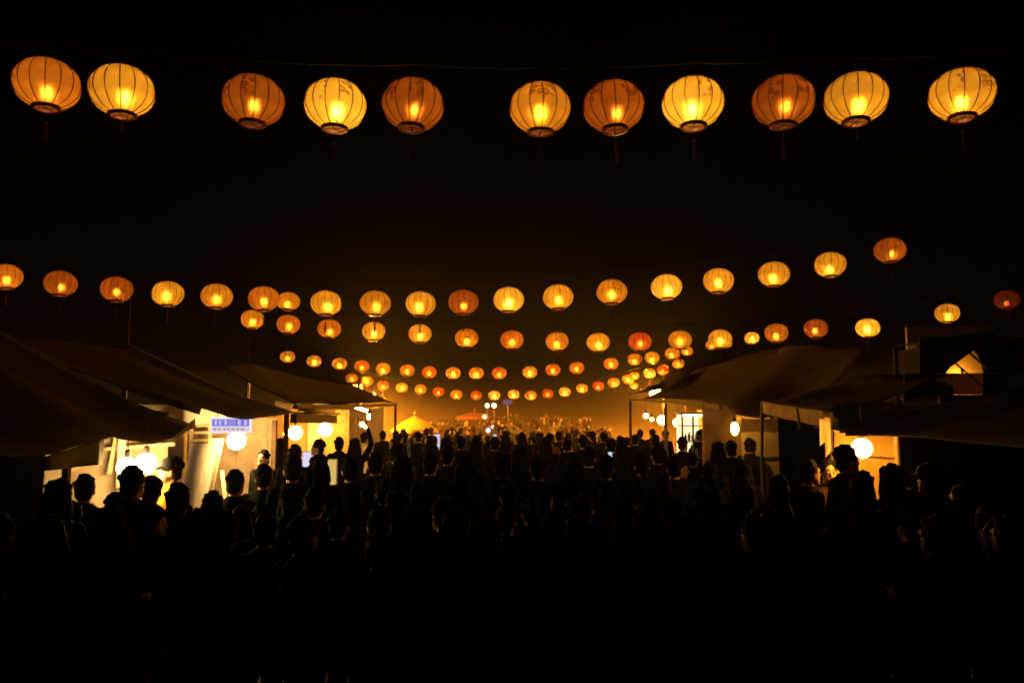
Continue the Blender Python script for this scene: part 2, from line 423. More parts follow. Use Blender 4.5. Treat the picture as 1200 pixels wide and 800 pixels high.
# stalls farther up the lane: their lamps make the smoke glow beyond the awning tips
for i, (x, y, z) in enumerate(((-4.95, 27.0, 2.8), (-5.6, 31.5, 2.9), (5.3, 27.0, 3.02), (5.65, 31.0, 3.05), (6.45, 36.0, 3.2), (-6.4, 37.0, 3.05))):
    t = globe_lamp(600 + x / y * F, 400, y, .16, ['globe lamp by the yellow umbrella past the varnished stall awning tip', 'second globe lamp past the varnished stall awning tip', 'globe lamp just past the tent stall awning tip',
        'second globe lamp past the tent stall awning tip', 'farthest globe lamp on the side of the glass display stall', 'farthest globe lamp on the side of the yellow umbrella'][i], M_FAR, 1.0)
    t.location.z = z

def tube_lamp(a, b, r, label, m=M_TUBE):
    a, b = Vector(a), Vector(b); t = thing('tube_lamp', label, 'lamp', a, 'fluorescent tubes')
    MB().tube([(0, 0, 0), b - a], r, 8).build('tube', m, t, True)
    d = (b - a).normalized()
    for e, s_ in ((Vector((0, 0, 0)), -1), (b - a, 1)):
        MB().tube([e + d * s_ * .001, e + d * s_ * .035], r * 1.2, 8).build('end_cap', M_STEEL, t)
    return t
tube_lamp(P(417, 477, 20.4), P(432, 482, 19.6), .035, 'slanting fluorescent tube under the varnished stall awning')
tube_lamp(P(432, 485, 19.6), P(432, 491, 19.6), .03, 'short upright fluorescent tube under the varnished stall awning')

# ------------------------------------------------------------------ stalls
def sheet(street, back, n=18, m=10, sag=.12, wr=.025, seed=1, thick=.006, exp=1.0):
    """tarp between two polylines (lists of points, same parameter), with sag and wrinkles, closed with thickness"""
    rr = random.Random(seed); ph = [rr.uniform(0, 6) for _ in range(8)]
    def at(L, t):
        f = t * (len(L) - 1); i = min(int(f), len(L) - 2); return Vector(L[i]).lerp(Vector(L[i + 1]), f - i)
    top = []
    for j in range(m + 1):
        v = j / m
        for i in range(n + 1):
            u = i / n; p = at(street, u).lerp(at(back, u), v)
            w = math.sin(u * 23 + ph[0] + 2 * v) * .5 + math.sin(u * 11 + v * 5 + ph[1]) + .6 * math.sin(v * 9 + ph[2] + 3 * u)
            p.z += -sag * math.sin(PI * v) * (.75 + .5 * math.sin(u * 7 + ph[3])) + wr * w * (.35 + .65 * math.sin(PI * min(1, v + .1)))
            top.append(p)
    N = n + 1; f = [(j*N+i, j*N+i+1, (j+1)*N+i+1, (j+1)*N+i) for j in range(m) for i in range(n)]
    K = len(top); vs_ = top + [p - Vector((0, 0, thick)) for p in top]
    f2 = [tuple(K + i for i in q)[::-1] for q in f]
    border = [i for i in range(N)] + [j*N + n for j in range(1, m + 1)] + [m*N + i for i in range(n - 1, -1, -1)] + [j*N for j in range(m - 1, 0, -1)]
    f3 = [(b, a, K + a, K + b) for a, b in zip(border, border[1:] + border[:1])]
    return MB().add(vs_, f + f2 + f3)
def hang(top, heights, n=10, seed=1, fold=.02, dirn=None, thick=.005, rows=6):
    """cloth hanging down from a polyline"""
    rr = random.Random(seed); a = rr.uniform(0, 6)
    def at(L, t):
        f = t * (len(L) - 1); i = min(int(f), len(L) - 2)
        return (Vector(L[i]).lerp(Vector(L[i + 1]), f - i)) if not isinstance(L[0], (int, float)) else L[i] + (L[i + 1] - L[i]) * (f - i)
    d0 = (Vector(top[-1]) - Vector(top[0])); nrm = Vector((-d0.y, d0.x, 0)).normalized()
    A_ = []
    for j in range(rows + 1):
        v = j / rows
        for i in range(n + 1):
            u = i / n; p = at(top, u); p = p - Vector((0, 0, at(heights, u) * v)) + nrm * fold * math.sin(u * n * 1.3 + a + v) * (.3 + v)
            A_.append(p)
    N = n + 1; K = len(A_); f = [(j*N+i, (j+1)*N+i, (j+1)*N+i+1, j*N+i+1) for j in range(rows) for i in range(n)]
    vs_ = A_ + [p + nrm * thick for p in A_]
    border = list(range(N)) + [j*N + n for j in range(1, rows + 1)] + [rows*N + i for i in range(n - 1, -1, -1)] + [j*N for j in range(rows - 1, 0, -1)]
    return MB().add(vs_, f + [tuple(K + i for i in q)[::-1] for q in f] + [(b, a_, K + a_, K + b)[::-1] for a_, b in zip(border, border[1:] + border[:1])])
def post(t, x, y, z, m=M_WOOD, w=.07):
    return MB().box((x, y, z / 2), (w, w, z)).build('post', m, t)
def planks(t, x0, x1, y, z0, z1, m, w=.3, along='x', seed=1, name='plank', th=.022):
    rr = random.Random(seed); x = x0; k = 0
    while x < x1 - .02:
        ww = min(w * rr.uniform(.85, 1.15), x1 - x); c = x + ww / 2
        dz = rr.uniform(-.02, .02); dy = rr.uniform(-.006, .006)
        mb = MB()
        if along == 'x': mb.box((c, y + dy, (z0 + z1) / 2 + dz), (ww - .008, th, z1 - z0))
        else: mb.box((y + dy, c, (z0 + z1) / 2 + dz), (th, ww - .008, z1 - z0))
        mb.build(name, m, t); x += ww; k += 1
def counter(t, x0, x1, y0, y1, h, m=M_COUNTER):
    MB().box(((x0+x1)/2, (y0+y1)/2, h - .02), (x1-x0+.06, y1-y0+.06, .04)).build('counter_top', m, t)
    MB().box(((x0+x1)/2, (y0+y1)/2, (h-.042)/2), (x1-x0, y1-y0, h-.042)).build('counter_front', M_PLY, t)

# left: stall under the low black tarp (cream canvas inside)
s1 = thing('market_stall', 'stall under a low sagging black tarp with cream canvas walls inside', 'market stall')
edge = [(-3.5, 4.6, 1.98), (-3.5, 5.6, 1.86)] + [tuple(P(px, py, d)) for px, py, d in ((62, 533, 6.05), (100, 520, 6.5), (133, 510, 7.0), (150, 517, 7.25), (176, 521, 7.7), (202, 514, 8.2), (229, 497, 8.8))]
sheet(edge, [(-6.6, 4.4, 3.6), (-6.7, 8.9, 3.7)], 28, 10, .1, .02, 2).build('roof_tarp', M_TARP, s1, True)
hang([tuple(P(50, 536, 5.95)), tuple(P(122, 513, 6.8))], [.1, .22], 8, 3, .012).build('hanging_flap', M_TARP, s1, True)
hang([tuple(P(202, 512, 8.2)), tuple(P(229, 490, 8.8))], [.02, .1], 6, 3, .008).build('hanging_flap', M_TARP, s1, True)
for x, y, z in ((-3.62, 5.2, 1.82), (-6.5, 4.6, 3.2), (-6.5, 8.5, 3.2)): post(s1, x, y, z)
pole = P(78, 550, 6.4); post(s1, pole.x, pole.y, 1.86, M_WOOD, .05)
hang([(-5.7, 8.85, 2.3), (-4.8, 8.82, 2.3), (-3.78, 8.8, 2.2)], [2.2, 2.15], 18, 5, .03).build('canvas_wall', M_CLOTH, s1, True)
c0 = P(53, 540, 7.3)
hang([(-6.6, 7.35, 2.6), (c0.x, 7.3, 2.3)], [2.55, 2.25], 16, 8, .03).build('curtain', M_CURT, s1, True)  # added dark sheet that blacks out this side of the stall
a, b = P(54, 545, 8.5), P(76, 545, 8.5)
MB().box(((a.x+b.x)/2, 8.5, 1.42), (b.x-a.x, .02, .42)).build('notice_board', M_CLOTH, s1)
for (pa, pb) in (((118, 538), (60, 560)), ((124, 526), (205, 520)), ((136, 512), (128, 555))):
    MB().beam(P(*pa, 8.65), P(*pb, 8.65), .03, .035).build('tent_pole', M_PINE, s1)
hang([P(138, 512, 8.6), P(148, 512, 8.6)], [.55, .5], 4, 2, .01).build('white_drape', M_WHITE, s1, True)
counter(s1, -4.7, -3.75, 7.6, 8.05, .9)
a, b = P(118, 588, 7.3), P(142, 588, 7.3)
MB().box(((a.x+b.x)/2 , 7.3, 1.1), (.34, .05, .38)).build('white_board', M_WHITE, s1)

# left: plywood stall with leaning boards and a blue sign
s2 = thing('market_stall', 'plywood walled stall with long boards leaning inside and blue sign', 'market stall')
edge = [(-3.5, 8.95, 2.2)] + [tuple(P(px, py, d)) for px, py, d in ((236, 478, 9.2), (252, 483, 9.5), (268, 488, 9.9), (296, 490, 10.7), (320, 488, 11.6), (347, 484, 12.9))]
sheet(edge, [(-6.4, 9.0, 3.2), (-6.2, 13.0, 3.3)], 24, 10, .08, .02, 5).build('roof_tarp', M_TARP, s2, True)
for x, y, z in ((-6.1, 9.2, 2.6), (-6.0, 12.6, 2.2), (-3.62, 12.2, 2.1)): post(s2, x, y, z)
planks(s2, -5.0, -3.62, 12.35, .02, 2.12, M_PLY, .42, 'x', 4)
planks(s2, -6.2, -5.02, 12.3, .02, 2.35, M_CLOTH, .5, 'x', 9, 'panel')
planks(s2, 9.3, 12.2, -6.15, .02, 2.1, M_PLY, .5, 'y', 6)
hang([P(212, 470, 12.05), P(266, 474, 12.1)], [.36, .28], 8, 3, .02).build('white_awning_sheet', M_WHITE, s2, True)
for py in (499, 507, 516): 
    a, b = P(222, py, 12.1), P(262, py - 1, 12.1); MB().beam(a, b, .05, .035).build('shelf', M_PINE, s2)
for px in (224, 246): MB().beam(P(px, 494, 12.12), P(px, 522, 12.12), .04, .03).build('shelf_upright', M_PINE, s2)
def board(name, px0, py0, px1, py1, D, w, label, grp, m=M_WHITE, th=.03):
    a, b = P(px0, py0, D), P(px1, py1, D - .35)
    # carried down to the ground along the same lean
    k = (b.z - .02) / max(.05, (a.z - b.z)); b2 = b + (b - a) * k
    o = MB().beam((0, 0, 0), a - b2, w, th).build(name, m); o.location = b2
    return tag(o, label, 'board', grp)
board('leaning_board', 235, 520, 226, 580, 12.0, .30, 'wide white board leaning on the shelf in the plywood stall', 'boards leaning in the plywood stall', M_WHITE)
board('leaning_board', 252, 514, 236, 585, 11.8, .17, 'tall white board beside the wide one in the plywood stall', 'boards leaning in the plywood stall', M_WHITE)
board('leaning_board', 260, 514, 247, 575, 11.6, .05, 'narrow pine batten leaning against the tall white board', 'boards leaning in the plywood stall', M_PINE)
board('leaning_board', 260, 552, 263, 578, 11.6, .05, 'short pine batten leaning the opposite way below the globe lamp', 'boards leaning in the plywood stall', M_PINE)
counter(s2, -4.9, -3.75, 9.3, 9.8, .85)

# the blue and white shop sign
M_SBLUE = emit('sign_blue', (.20, .20, .85), .85); M_SWHITE = emit('sign_white', (.95, .84, .92), .95); M_SPINK = emit('sign_pale', (.95, .72, .62), .8)
sp = P(271, 498, 11.3); sg = thing('shop_sign', 'backlit blue and white shop sign hanging above the globe lamp', 'sign', sp)
W, H = .57, .225
MB().box((0, 0, 0), (W, .05, H)).build('sign_box', M_SWHITE, sg)
MB().box((0, -.028, .035), (W - .05, .006, .10)).build('blue_band', M_SBLUE, sg)
MB().box((0, -.028, -.055), (W - .05, .006, .05)).build('pale_band', M_SPINK, sg)
rg = random.Random(11)
def strokes(x0, x1, z0, z1, n, m, name):
    mb = MB()
    for i in range(n):
        cxx = x0 + (x1 - x0) * (i + .5) / n; w = (x1 - x0) / n * .72; hh = z1 - z0; zc = (z0 + z1) / 2
        for k in range(3): mb.box((cxx, -.034, zc + hh * (k - 1) * .36), (w * rg.uniform(.6, 1), .003, hh * .12))
        for k in range(2): mb.box((cxx + w * rg.uniform(-.35, .35), -.036, zc), (w * .13, .003, hh * rg.uniform(.6, 1)))
    return mb.build(name, m, sg)
strokes(-.24, -.04, .0, .075, 3, M_SWHITE, 'lettering'); strokes(.09, .25, .0, .075, 2, M_SWHITE, 'lettering'); strokes(-.25, .2, -.078, -.035, 7, M_SBLUE, 'lettering')
MB().box((.02, -.035, .04), (.11, .004, .095)).build('emblem', emit('sign_violet', (.34, .28, .8), .9), sg)
MB().box((0, -.03, -H/2 + .008), (W, .012, .016)).build('frame_bar', M_SWHITE, sg)
for sx in (-.2, .2): MB().tube([(sx, 0, H/2), (sx, 0, H/2 + .16)], .006, 5).build('hanger', M_CORD, sg)

# left: varnished stall with timber roof poles, and the end stall
s3 = thing('market_stall', 'golden varnished stall with loose roof poles and a dark timber lintel', 'market stall')
sheet([P(345, 474, 13.2), P(372, 474, 14.9), P(405, 473, 17.2), P(440, 472, 20.8), P(466, 471, 24.3)],
      [P(255, 425, 13.2), P(290, 424, 14.9), P(330, 432, 17.5), P(375, 444, 20.8), P(415, 452, 24.5)], 30, 12, .18, .03, 8).build('roof_tarp', M_TARP2, s3, True)
hang([P(345, 474, 13.2), P(405, 474, 17.2), P(466, 472, 24.3)], [.06, .1], 24, 4, .01).build('valance', M_TARP2, s3, True)
for (x, y) in ((-3.72, 13.2), (-3.5, 18.0), (-3.5, 24.0), (-5.9, 13.4), (-5.9, 18.2), (-5.9, 24.0)): post(s3, x, y, (2.2 if y < 20 else 2.5) if x > -4 else 2.25)
planks(s3, -5.8, -3.7, 18.2, .02, 2.3, M_GOLD, .42, 'x', 3, 'panel')
planks(s3, 13.6, 18.0, -5.85, .02, 2.15, M_GOLD, .6, 'y', 5, 'panel')
MB().beam(P(344, 490, 14.6), P(392, 491, 16.9), .12, .17).build('lintel', M_WOOD, s3)
for k, (pa, pb) in enumerate((((344, 477), (392, 481)), ((350, 480), (398, 485)), ((356, 475), (388, 487)), ((345, 484), (383, 484)))):
    MB().tube([P(*pa, 14.2 + .2 * k), P(*pb, 16.5 + .1 * k)], .028, 6).build('roof_pole', M_PINE, s3, True)
wz = P(365, 512, 17.9); MB().box((wz.x, 18.1, 1.55), (.26, .02, .95)).build('pale_door', M_WHITE, s3)
MB().box((wz.x, 18.085, 1.93), (.32, .03, .05)).build('door_rail', M_GOLD, s3)
counter(s3, -4.4, -3.6, 14.2, 14.9, .9)
s4 = thing('market_stall', 'end stall with tan plank side wall under the varnished stall awning tip', 'market stall')
planks(s4, -4.9, -3.62, 22.6, .02, 2.4, M_GOLD, .3, 'x', 7)
planks(s4, 19.2, 23.4, -5.7, .02, 2.5, M_PLY, .6, 'y', 8)
counter(s4, -4.5, -3.7, 19.6, 20.2, .9)
# small lit boards in the stalls, and a lit bag built the same way
def glow_box(px, py, D, w, hgt, col, strg, label, z0=None, name='glowing_box'):
    p = P(px, py, D); t = thing(name, label, 'light box', p)
    MB().box((0, .02, 0), (w, .04, hgt)).build('case', M_STEEL, t)
    MB().box((0, -.004, 0), (w - .02, .006, hgt - .02)).build('face', emit('face_' + name + str(px), col, strg), t)
    return t
glow_box(362, 541, 13.9, .24, .36, (.80, .72, 1.0), .95, 'lavender lit box on the counter below the globe lamps')
glow_box(512, 518, 24.0, .2, .5, (.72, .62, 1.0), .95, 'lavender lit box standing between heads at the far crowd')
glow_box(389, 553, 13.0, .16, .42, (1.0, .66, .18), .7, 'narrow yellow lit bag built as a glowing box between two silhouetted heads')  # lamplight on a bag, put in as emission
# green figure light
gp = P(404, 496, 18.6); gt = thing('green_light', 'small green neon light hanging under the varnished stall awning', 'light', gp)
ng = emit('green_neon', (.08, .85, .14), 1.6)
MB().tube([(-.07, 0, .09), (-.05, 0, .03), (.0, 0, .06), (.03, 0, -.02), (.0, 0, -.08)], .018, 6).build('tube', ng, gt, True)
MB().tube([(.0, 0, .06), (.06, 0, .05), (.07, 0, -.04), (.03, 0, -.09)], .016, 6).build('tube', ng, gt, True)
MB().tube([(-.07, 0, .09), (-.07, 0, .4)], .004, 4).build('cord', M_CORD, gt)

# right: tent stall with long awning
r5 = thing('market_stall', 'long tent stall with folded awning tip and glass display inside', 'market stall')
sheet([P(735, 466, 24.3), P(765, 466, 21.0), P(795, 468, 17.7), P(822, 470, 15.6), P(846, 472, 14.0), P(860, 486, 13.0), P(892, 492, 12.0)],
      [P(800, 436, 24.3), P(838, 424, 21.0), P(880, 412, 17.7), P(925, 404, 15.6), P(960, 400, 14.0), P(985, 402, 13.0), P(1020, 404, 12.0)], 30, 12, .22, .035, 12).build('roof_tarp', M_TARP2, r5, True)
sheet([P(736, 462, 24.0), P(748, 459, 22.8), P(765, 457, 21.2)], [P(775, 446, 24.2), P(790, 440, 23.0), P(812, 434, 21.4)], 14, 8, .1, .03, 15).build('roof_fold', M_TARP2, r5, True)
hang([P(735, 467, 24.2), P(790, 469, 18.0), P(846, 473, 14.0)], [.04, .12], 24, 7, .01).build('valance', M_TARP2, r5, True)
for (x, y) in ((3.55, 24.0), (3.55, 18.5), (6.0, 24.0), (6.0, 18.5), (5.4, 14.2)): post(r5, x, y, (2.35 if y < 20 else 2.62) if x < 4 else 2.7)
hang([P(822, 471, 15.3), P(862, 476, 14.7)], [2.3, 2.2], 10, 9, .03).build('tent_side', mat('thin_tent_canvas', (.60, .44, .26), .85, .2, 3, transl=.5), r5, True)
hang([(6.05, 24.0, 2.3), (6.05, 14.0, 2.2)], [2.2, 2.1], 20, 6, .03).build('tent_back', M_TARP2, r5, True)
counter(r5, 3.7, 4.4, 16.2, 17.0, .9)
ca = P(812, 494, 17.4)
dc = thing('display_case', 'brightly lit white glass display case under the tent awning', 'display case', (ca.x + .05, 17.6, 0))
MB().box((0, .3, .45), (.5, .6, .9)).build('base_cabinet', M_WHITE, dc)
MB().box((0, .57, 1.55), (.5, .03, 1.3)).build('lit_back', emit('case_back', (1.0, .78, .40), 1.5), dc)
for z in (1.25, 1.6, 1.95): MB().box((0, .3, z), (.48, .5, .02)).build('shelf', M_WHITE, dc)
for sx in (-.235, 0, .235): MB().box((sx, .02, 1.55), (.035, .035, 1.3)).build('frame', M_STEEL, dc)
MB().box((0, .3, 2.22), (.54, .62, .05)).build('top', M_WHITE, dc)
rr = random.Random(5)
for z in (1.27, 1.62):
    for k in range(6):
        x = -.2 + .08 * k; hb = rr.uniform(.12, .2)
        MB().lathe([(.03, 0), (.032, hb*.6), (.014, hb*.8), (.014, hb)], 8, (x, .25, z), True).build('bottle', [M_GOLD, M_WHITE, M_PLY][k % 3], dc, True)
MB().tube([(-.22, .1, 2.18), (.22, .1, 2.18)], .02, 6).build('tube', M_TUBE, dc)

# right: pale board wall
r3 = thing('board_wall', 'pale board wall with a dark band on top behind the oblong lamp', 'wall', (0, 0, 0))
a, b = P(868, 490, 14.0), P(918, 490, 14.0)
planks(r3, a.x, b.x, 14.0, .02, 1.86, mat('tan_board', (.40, .31, .19), .8, .2, 4), .38, 'x', 2, 'board')
MB().box(((a.x+b.x)/2, 13.97, 2.0), (b.x-a.x, .03, .22)).build('top_band', M_WOOD, r3)
MB().beam((a.x, 13.95, 1.42), (b.x, 13.95, 1.46), .03, .03).build('rail', M_WOOD, r3)
# right: stall with tan valance
r2 = thing('market_stall', 'dark stall with a tan valance and cloth strips tied to its post', 'market stall')
sheet([P(893, 471, 11.1), P(920, 475, 10.2), P(970, 482, 8.85)], [(4.95, 11.4, 2.75), (4.95, 9.0, 2.62)], 16, 8, .05, .015, 21).build('roof_tarp', M_TARP, r2, True)
hang([P(893, 470, 11.1), P(920, 475, 10.2), P(970, 482, 8.85)], [.165, .18], 14, 4, .012).build('valance', mat('tan_valance', (.50, .34, .18), .85, .25, 5, bump=.2), r2, True)
MB().tube([P(893, 470, 11.15), P(893, 540, 11.15), (P(893, 540, 11.15).x, 11.15, 0)], .025, 8).build('post', M_STEEL, r2)
q = P(974, 490, 8.8); MB().tube([(q.x, 8.8, 2.2), (q.x, 8.8, 0)], .028, 8).build('post', M_WOOD, r2)
for (x, y) in ((4.9, 11.2), (4.9, 9.1)): post(r2, x, y, 2.55)
for k, (px, py, hh, w) in enumerate(((963, 490, .30, 6), (969, 488, .45, 7), (980, 488, .62, 6), (985, 512, .5, 8))):
    hang([P(px - w/2, py, 8.76), P(px + w/2, py + 1, 8.74)], [hh, hh * .8], 4, k, .01).build('cloth_strip', M_CLOTH, r2, True)
MB().tube([P(934, 478, 9.78), P(936, 492, 9.74), P(937, 503, 9.72)], .016, 6).build('tie_strap', M_WOOD, r2)
hang([(3.75, 11.3, 2.3), (4.95, 11.4, 2.4)], [2.2, 2.2], 10, 5, .03).build('curtain', M_CURT, r2, True)
hang([(4.97, 11.3, 2.5), (4.97, 9.0, 2.5)], [2.4, 2.4], 12, 6, .03).build('curtain', M_CURT, r2, True)
# right: near stall, orange partition
r1 = thing('market_stall', 'near stall with an orange lit canvas partition and black curtain', 'market stall')
sheet([(3.5, 9.3, 2.02), (3.5, 7.4, 1.98), (3.5, 5.2, 1.95)], [(6.3, 8.9, 2.62), (6.3, 7.0, 2.68), (6.3, 5.0, 2.75)], 18, 10, .05, .015, 31).build('roof_tarp', M_TARP, r1, True)
a, b = P(978, 508, 8.72), P(1075, 508, 8.72)
hang([(a.x, 8.72, 1.97), (b.x, 8.72, 1.99)], [1.95, 1.95], 8, 3, .02).build('canvas_partition', mat('orange_canvas', (.58, .36, .13), .85, .2, 3, bump=.2), r1, True)
MB().beam(P(1000, 533, 8.66), P(1050, 537, 8.66), .012, .012).build('rope', M_CORD, r1)
MB().beam(P(1049, 510, 8.66), P(1053, 600, 8.66), .03, .03).build('batten', M_PINE, r1)
c0 = P(1054, 505, 7.75)
hang([(c0.x, 7.75, 2.02), (6.2, 7.7, 2.5)], [2.0, 2.4], 14, 8, .03).build('curtain', M_CURT, r1, True)
hang([(6.25, 8.8, 2.6), (6.25, 5.2, 2.6)], [2.5, 2.5], 14, 9, .03).build('curtain', M_CURT, r1, True)
hang([P(990, 500, 8.0), P(1056, 500, 7.75)], [.09, .09], 10, 8, .012).build('valance', M_TARP, r1, True)
for (x, y, z) in ((6.15, 5.4, 2.6), (6.15, 8.6, 2.5), (3.62, 5.4, 1.9)): post(r1, x, y, z)
counter(r1, 4.3, 5.3, 6.6, 7.2, .85, M_WOOD)

# right: small lit loft
lf = thing('stilt_loft', 'small lit loft room with slanting roof and poles above the near stall', 'loft')
D0, D1 = 9.6, 10.2
bw0, bw1 = P(1065, 460, D1), P(1165, 405, D1)
MB().box(((bw0.x+bw1.x)/2, D1, 2.85), (bw1.x-bw0.x, .04, .9)).build('back_wall', M_GOLD, lf)
fl = P(1120, 462, D0).z
xl_, xr_ = P(1082, 437, D0).x, P(1175, 437, D0).x
MB().box(((xl_+xr_)/2, (D0+D1)/2, fl - .03), (xr_-xl_, D1-D0+.1, .05)).build('loft_floor', M_WOOD, lf)
pz = P(1120, 437, D0).z
hang([(xl_, D0, pz), (xr_, D0, pz)], [pz - fl] * 2, 10, 4, .006).build('cloth_parapet', mat('thin_tan_cloth', (.5, .36, .2), .85, .15, 4, transl=.3), lf, True)
# gable front left and right of the opening, cut along the roof slope
def front(pts, name, m, D, th=.03):
    top = [P(x, y, D) for x, y in pts]; n = len(top)
    mb = MB().add(top + [p + Vector((0, th, 0)) for p in top], [tuple(range(n))[::-1], tuple(range(n, 2*n))] + [(i, (i+1) % n, n + (i+1) % n, n + i) for i in range(n)])
    return mb.build(name, m, lf)
front([(1078, 437.4), (1108, 437.4), (1114, 430), (1142, 410), (1142, 395), (1078, 395)], 'gable_board', M_CURT, D0 - .02)
front([(1142, 410), (1147, 416), (1151, 426), (1154, 437), (1200, 437), (1200, 395), (1142.5, 395)], 'gable_board', M_CURT, D0 - .02)
front([(1154, 437.5), (1200, 437.5), (1200, 475), (1154, 475)], 'gable_board', M_CURT, D0 - .06)
front([(1060, 437.5), (1097, 437.5), (1097, 475), (1060, 475)], 'gable_board', M_CURT, D0 - .06)
MB().beam(P(1120, 426, D0 - .05), P(1160, 459, D0 - .05), .016, .016).build('brace_pole', M_WOOD, lf)
MB().beam(P(1136, 413, D0 - .05), P(1158, 433, D0 - .05), .02, .02).build('brace_pole', M_WOOD, lf)
rz_ = P(1142, 394, D0).z
sheet([(xl_, D0 - .15, rz_ - .05), (xr_ + .4, D0 - .15, rz_ + .02)], [(xl_, D1 + .1, rz_ - .05), (xr_ + .4, D1 + .1, rz_ + .02)], 12, 6, .02, .01, 3).build('roof_sheet', M_TARP, lf, True)
for x in (xl_, xr_ + .25):
    for y in (D0, D1): MB().box((x, y + .06, rz_ / 2 - .04), (.06, .06, rz_ - .08)).build('post', M_CURT, lf)
for x in (xl_, xr_ + .25): MB().box((x, (D0+D1)/2 + .02, fl + .27), (.03, D1-D0 - .1, .6)).build('side_wall', M_CURT, lf)
lp = P(1128, 442, D0 + .45); t = thing('loft_lamp', 'hidden lamp glowing behind the cloth parapet of the loft', 'lamp', (lp.x, D0 + .45, lp.z))
g_ = link('globe', ME_GLOBE, t, emit('loft_globe', (1, .42, .045), 75)); g_.scale = (.05, .05, .05)
MB().tube([(0, 0, .05), (0, 0, .12)], .018, 8).build('socket', M_CORD, t)

# ------------------------------------------------------------------ far end of the lane
def umbrella(px, py, D, R, hgt, m, label):
    p = P(px, py, D); z0 = rise(D); t = thing('market_umbrella', label, 'umbrella', (p.x, D, z0))
    zt = p.z - z0
    mb = MB(); n = 8; vs_ = [(0, 0, zt)]; 
    for rr_, dz in ((.5, -.42), (1, -1.0)):
        for k in range(n * 2):
            a = PI * k / n; q = R * rr_ * (1 if k % 2 == 0 else .94); vs_.append((q * math.cos(a), q * math.sin(a), zt + hgt * dz * (1 if k % 2 == 0 else .93)))
    N = n * 2
    mb.add(vs_, [(0, 1 + k, 1 + (k+1) % N) for k in range(N)] + [(1 + k, 1 + N + k, 1 + N + (k+1) % N, 1 + (k+1) % N) for k in range(N)])
    mb.build('canopy', m, t)
    hang_ = MB()
    for k in range(N):
        a, b = Vector(vs_[1 + N + k]), Vector(vs_[1 + N + (k+1) % N]); hang_.add([a, b, b - Vector((0, 0, .12)), a - Vector((0, 0, .12))], [(0, 1, 2, 3)])
    hang_.build('fringe', m, t)
    MB().tube([(0, 0, 0), (0, 0, zt + .08)], .025, 8).build('pole', M_STEEL, t)
    MB().ball((0, 0, zt + .1), .05, 8, 6).build('finial', m, t)
    for k in range(n):
        a = 2 * PI * k / n; MB().tube([(0, 0, zt - .03), (R * .97 * math.cos(a), R * .97 * math.sin(a), zt - hgt * .98 - .02)], .008, 4).build('rib', M_STEEL, t)
    MB().lathe([(.25, 0), (.25, .06), (.05, .1)], 12).build('base', M_STEEL, t)
umbrella(486, 487, 28.5, .85, .5, mat('yellow_umbrella_cloth', (.75, .50, .08), .8, .15, 5, transl=.45), 'yellow market umbrella glowing past the varnished stall awning tip')
umbrella(556, 482, 38.0, .85, .25, mat('red_umbrella_cloth', (.42, .12, .06), .8, .2, 5, transl=.3), 'dull red market umbrella far up the lane')
globe_lamp(482, 505, 28.5, .09, 'globe lamp shining up into the yellow umbrella', emit('umbrella_globe', (1.0, .46, .06), 75), .3)
for (px, py, D, r, c, s_, lab) in ((571, 475, 38, .10, (1, .85, .6), 6, 'one of a close pair of white lamps above the red umbrella'), (579, 475, 38, .11, (1, .85, .6), 6, 'one of a close pair of white lamps above the red umbrella'),
    (568, 488, 37, .10, (1, .5, .18), 5, 'orange lamp below the white pair'), (572, 504, 33, .10, (.45, .5, 1), 2.2, 'pale blue lamp held above the far crowd'), (578, 500, 33, .07, (.9, .9, .8), 3, 'small white lamp beside the pale blue one')):
    p = P(px, py, D); z0 = rise(D)
    t = thing('pole_lamp', lab, 'lamp', (p.x, D, z0), 'far lamps on poles')
    g_ = link('globe', ME_GLOBE, t, emit('far_lamp_' + str(px), c, s_)); g_.scale = (r, r, r); g_.location = (0, 0, p.z - z0)
    MB().tube([(0, 0, 0), (0, 0, p.z - z0 - r * .9)], [.03, .02], 6).build('pole', M_STEEL, t)
p = P(595, 471, 40); z0 = rise(40)
t = thing('neon_sign', 'faint violet neon sign on a pole under the lantern row', 'sign', (p.x, 40, z0))
nv = emit('violet_neon', (.3, .22, .9), .5)
MB().box((0, 0, p.z - z0), (.55, .06, .3)).build('board', M_CURT, t)
for dz, w in ((.08, .4), (0, .46), (-.08, .36)): MB().tube([(-w/2, -.05, p.z - z0 + dz), (w/2, -.05, p.z - z0 + dz)], .018, 6).build('tube', nv, t)
MB().tube([(0, .0, 0), (0, 0, p.z - z0 - .15)], .03, 6).build('pole', M_STEEL, t)
for sx, y0, y1, zt in ((-1, 25.2, 39, 3.25), (1, 25.2, 39, 3.3)):
    side = 'left' if sx < 0 else 'right'
    t = thing('market_stall', 'far row stall with a tan wall behind the yellow umbrella' if sx < 0 else 'far row stall with a tan wall past the tent stall awning tip', 'market stall')
    hang([(sx * 8.6, y0, 2.0), (sx * 9.0, y1, 2.5)], [1.95, 1.9], 20, 4, .04).build('canvas_wall', M_CLOTH, t, True)
    sheet([(sx * 4.75, y0, zt - .1), (sx * 7.3, y1, zt + .2)], [(sx * 8.6, y0, zt + .1), (sx * 9.2, y1, zt + .3)], 20, 8, .1, .03, 40 + sx).build('roof_tarp', M_TARP2, t, True)
    for y in (y0 + .2, (y0+y1)/2, y1 - .2):
        for x in (4.85 + (y - y0) / (y1 - y0) * 2.5, 8.4): MB().box((sx * x, y, (zt + rise(y)) / 2), (.08, .08, zt - rise(y))).build('post', M_WOOD, t)


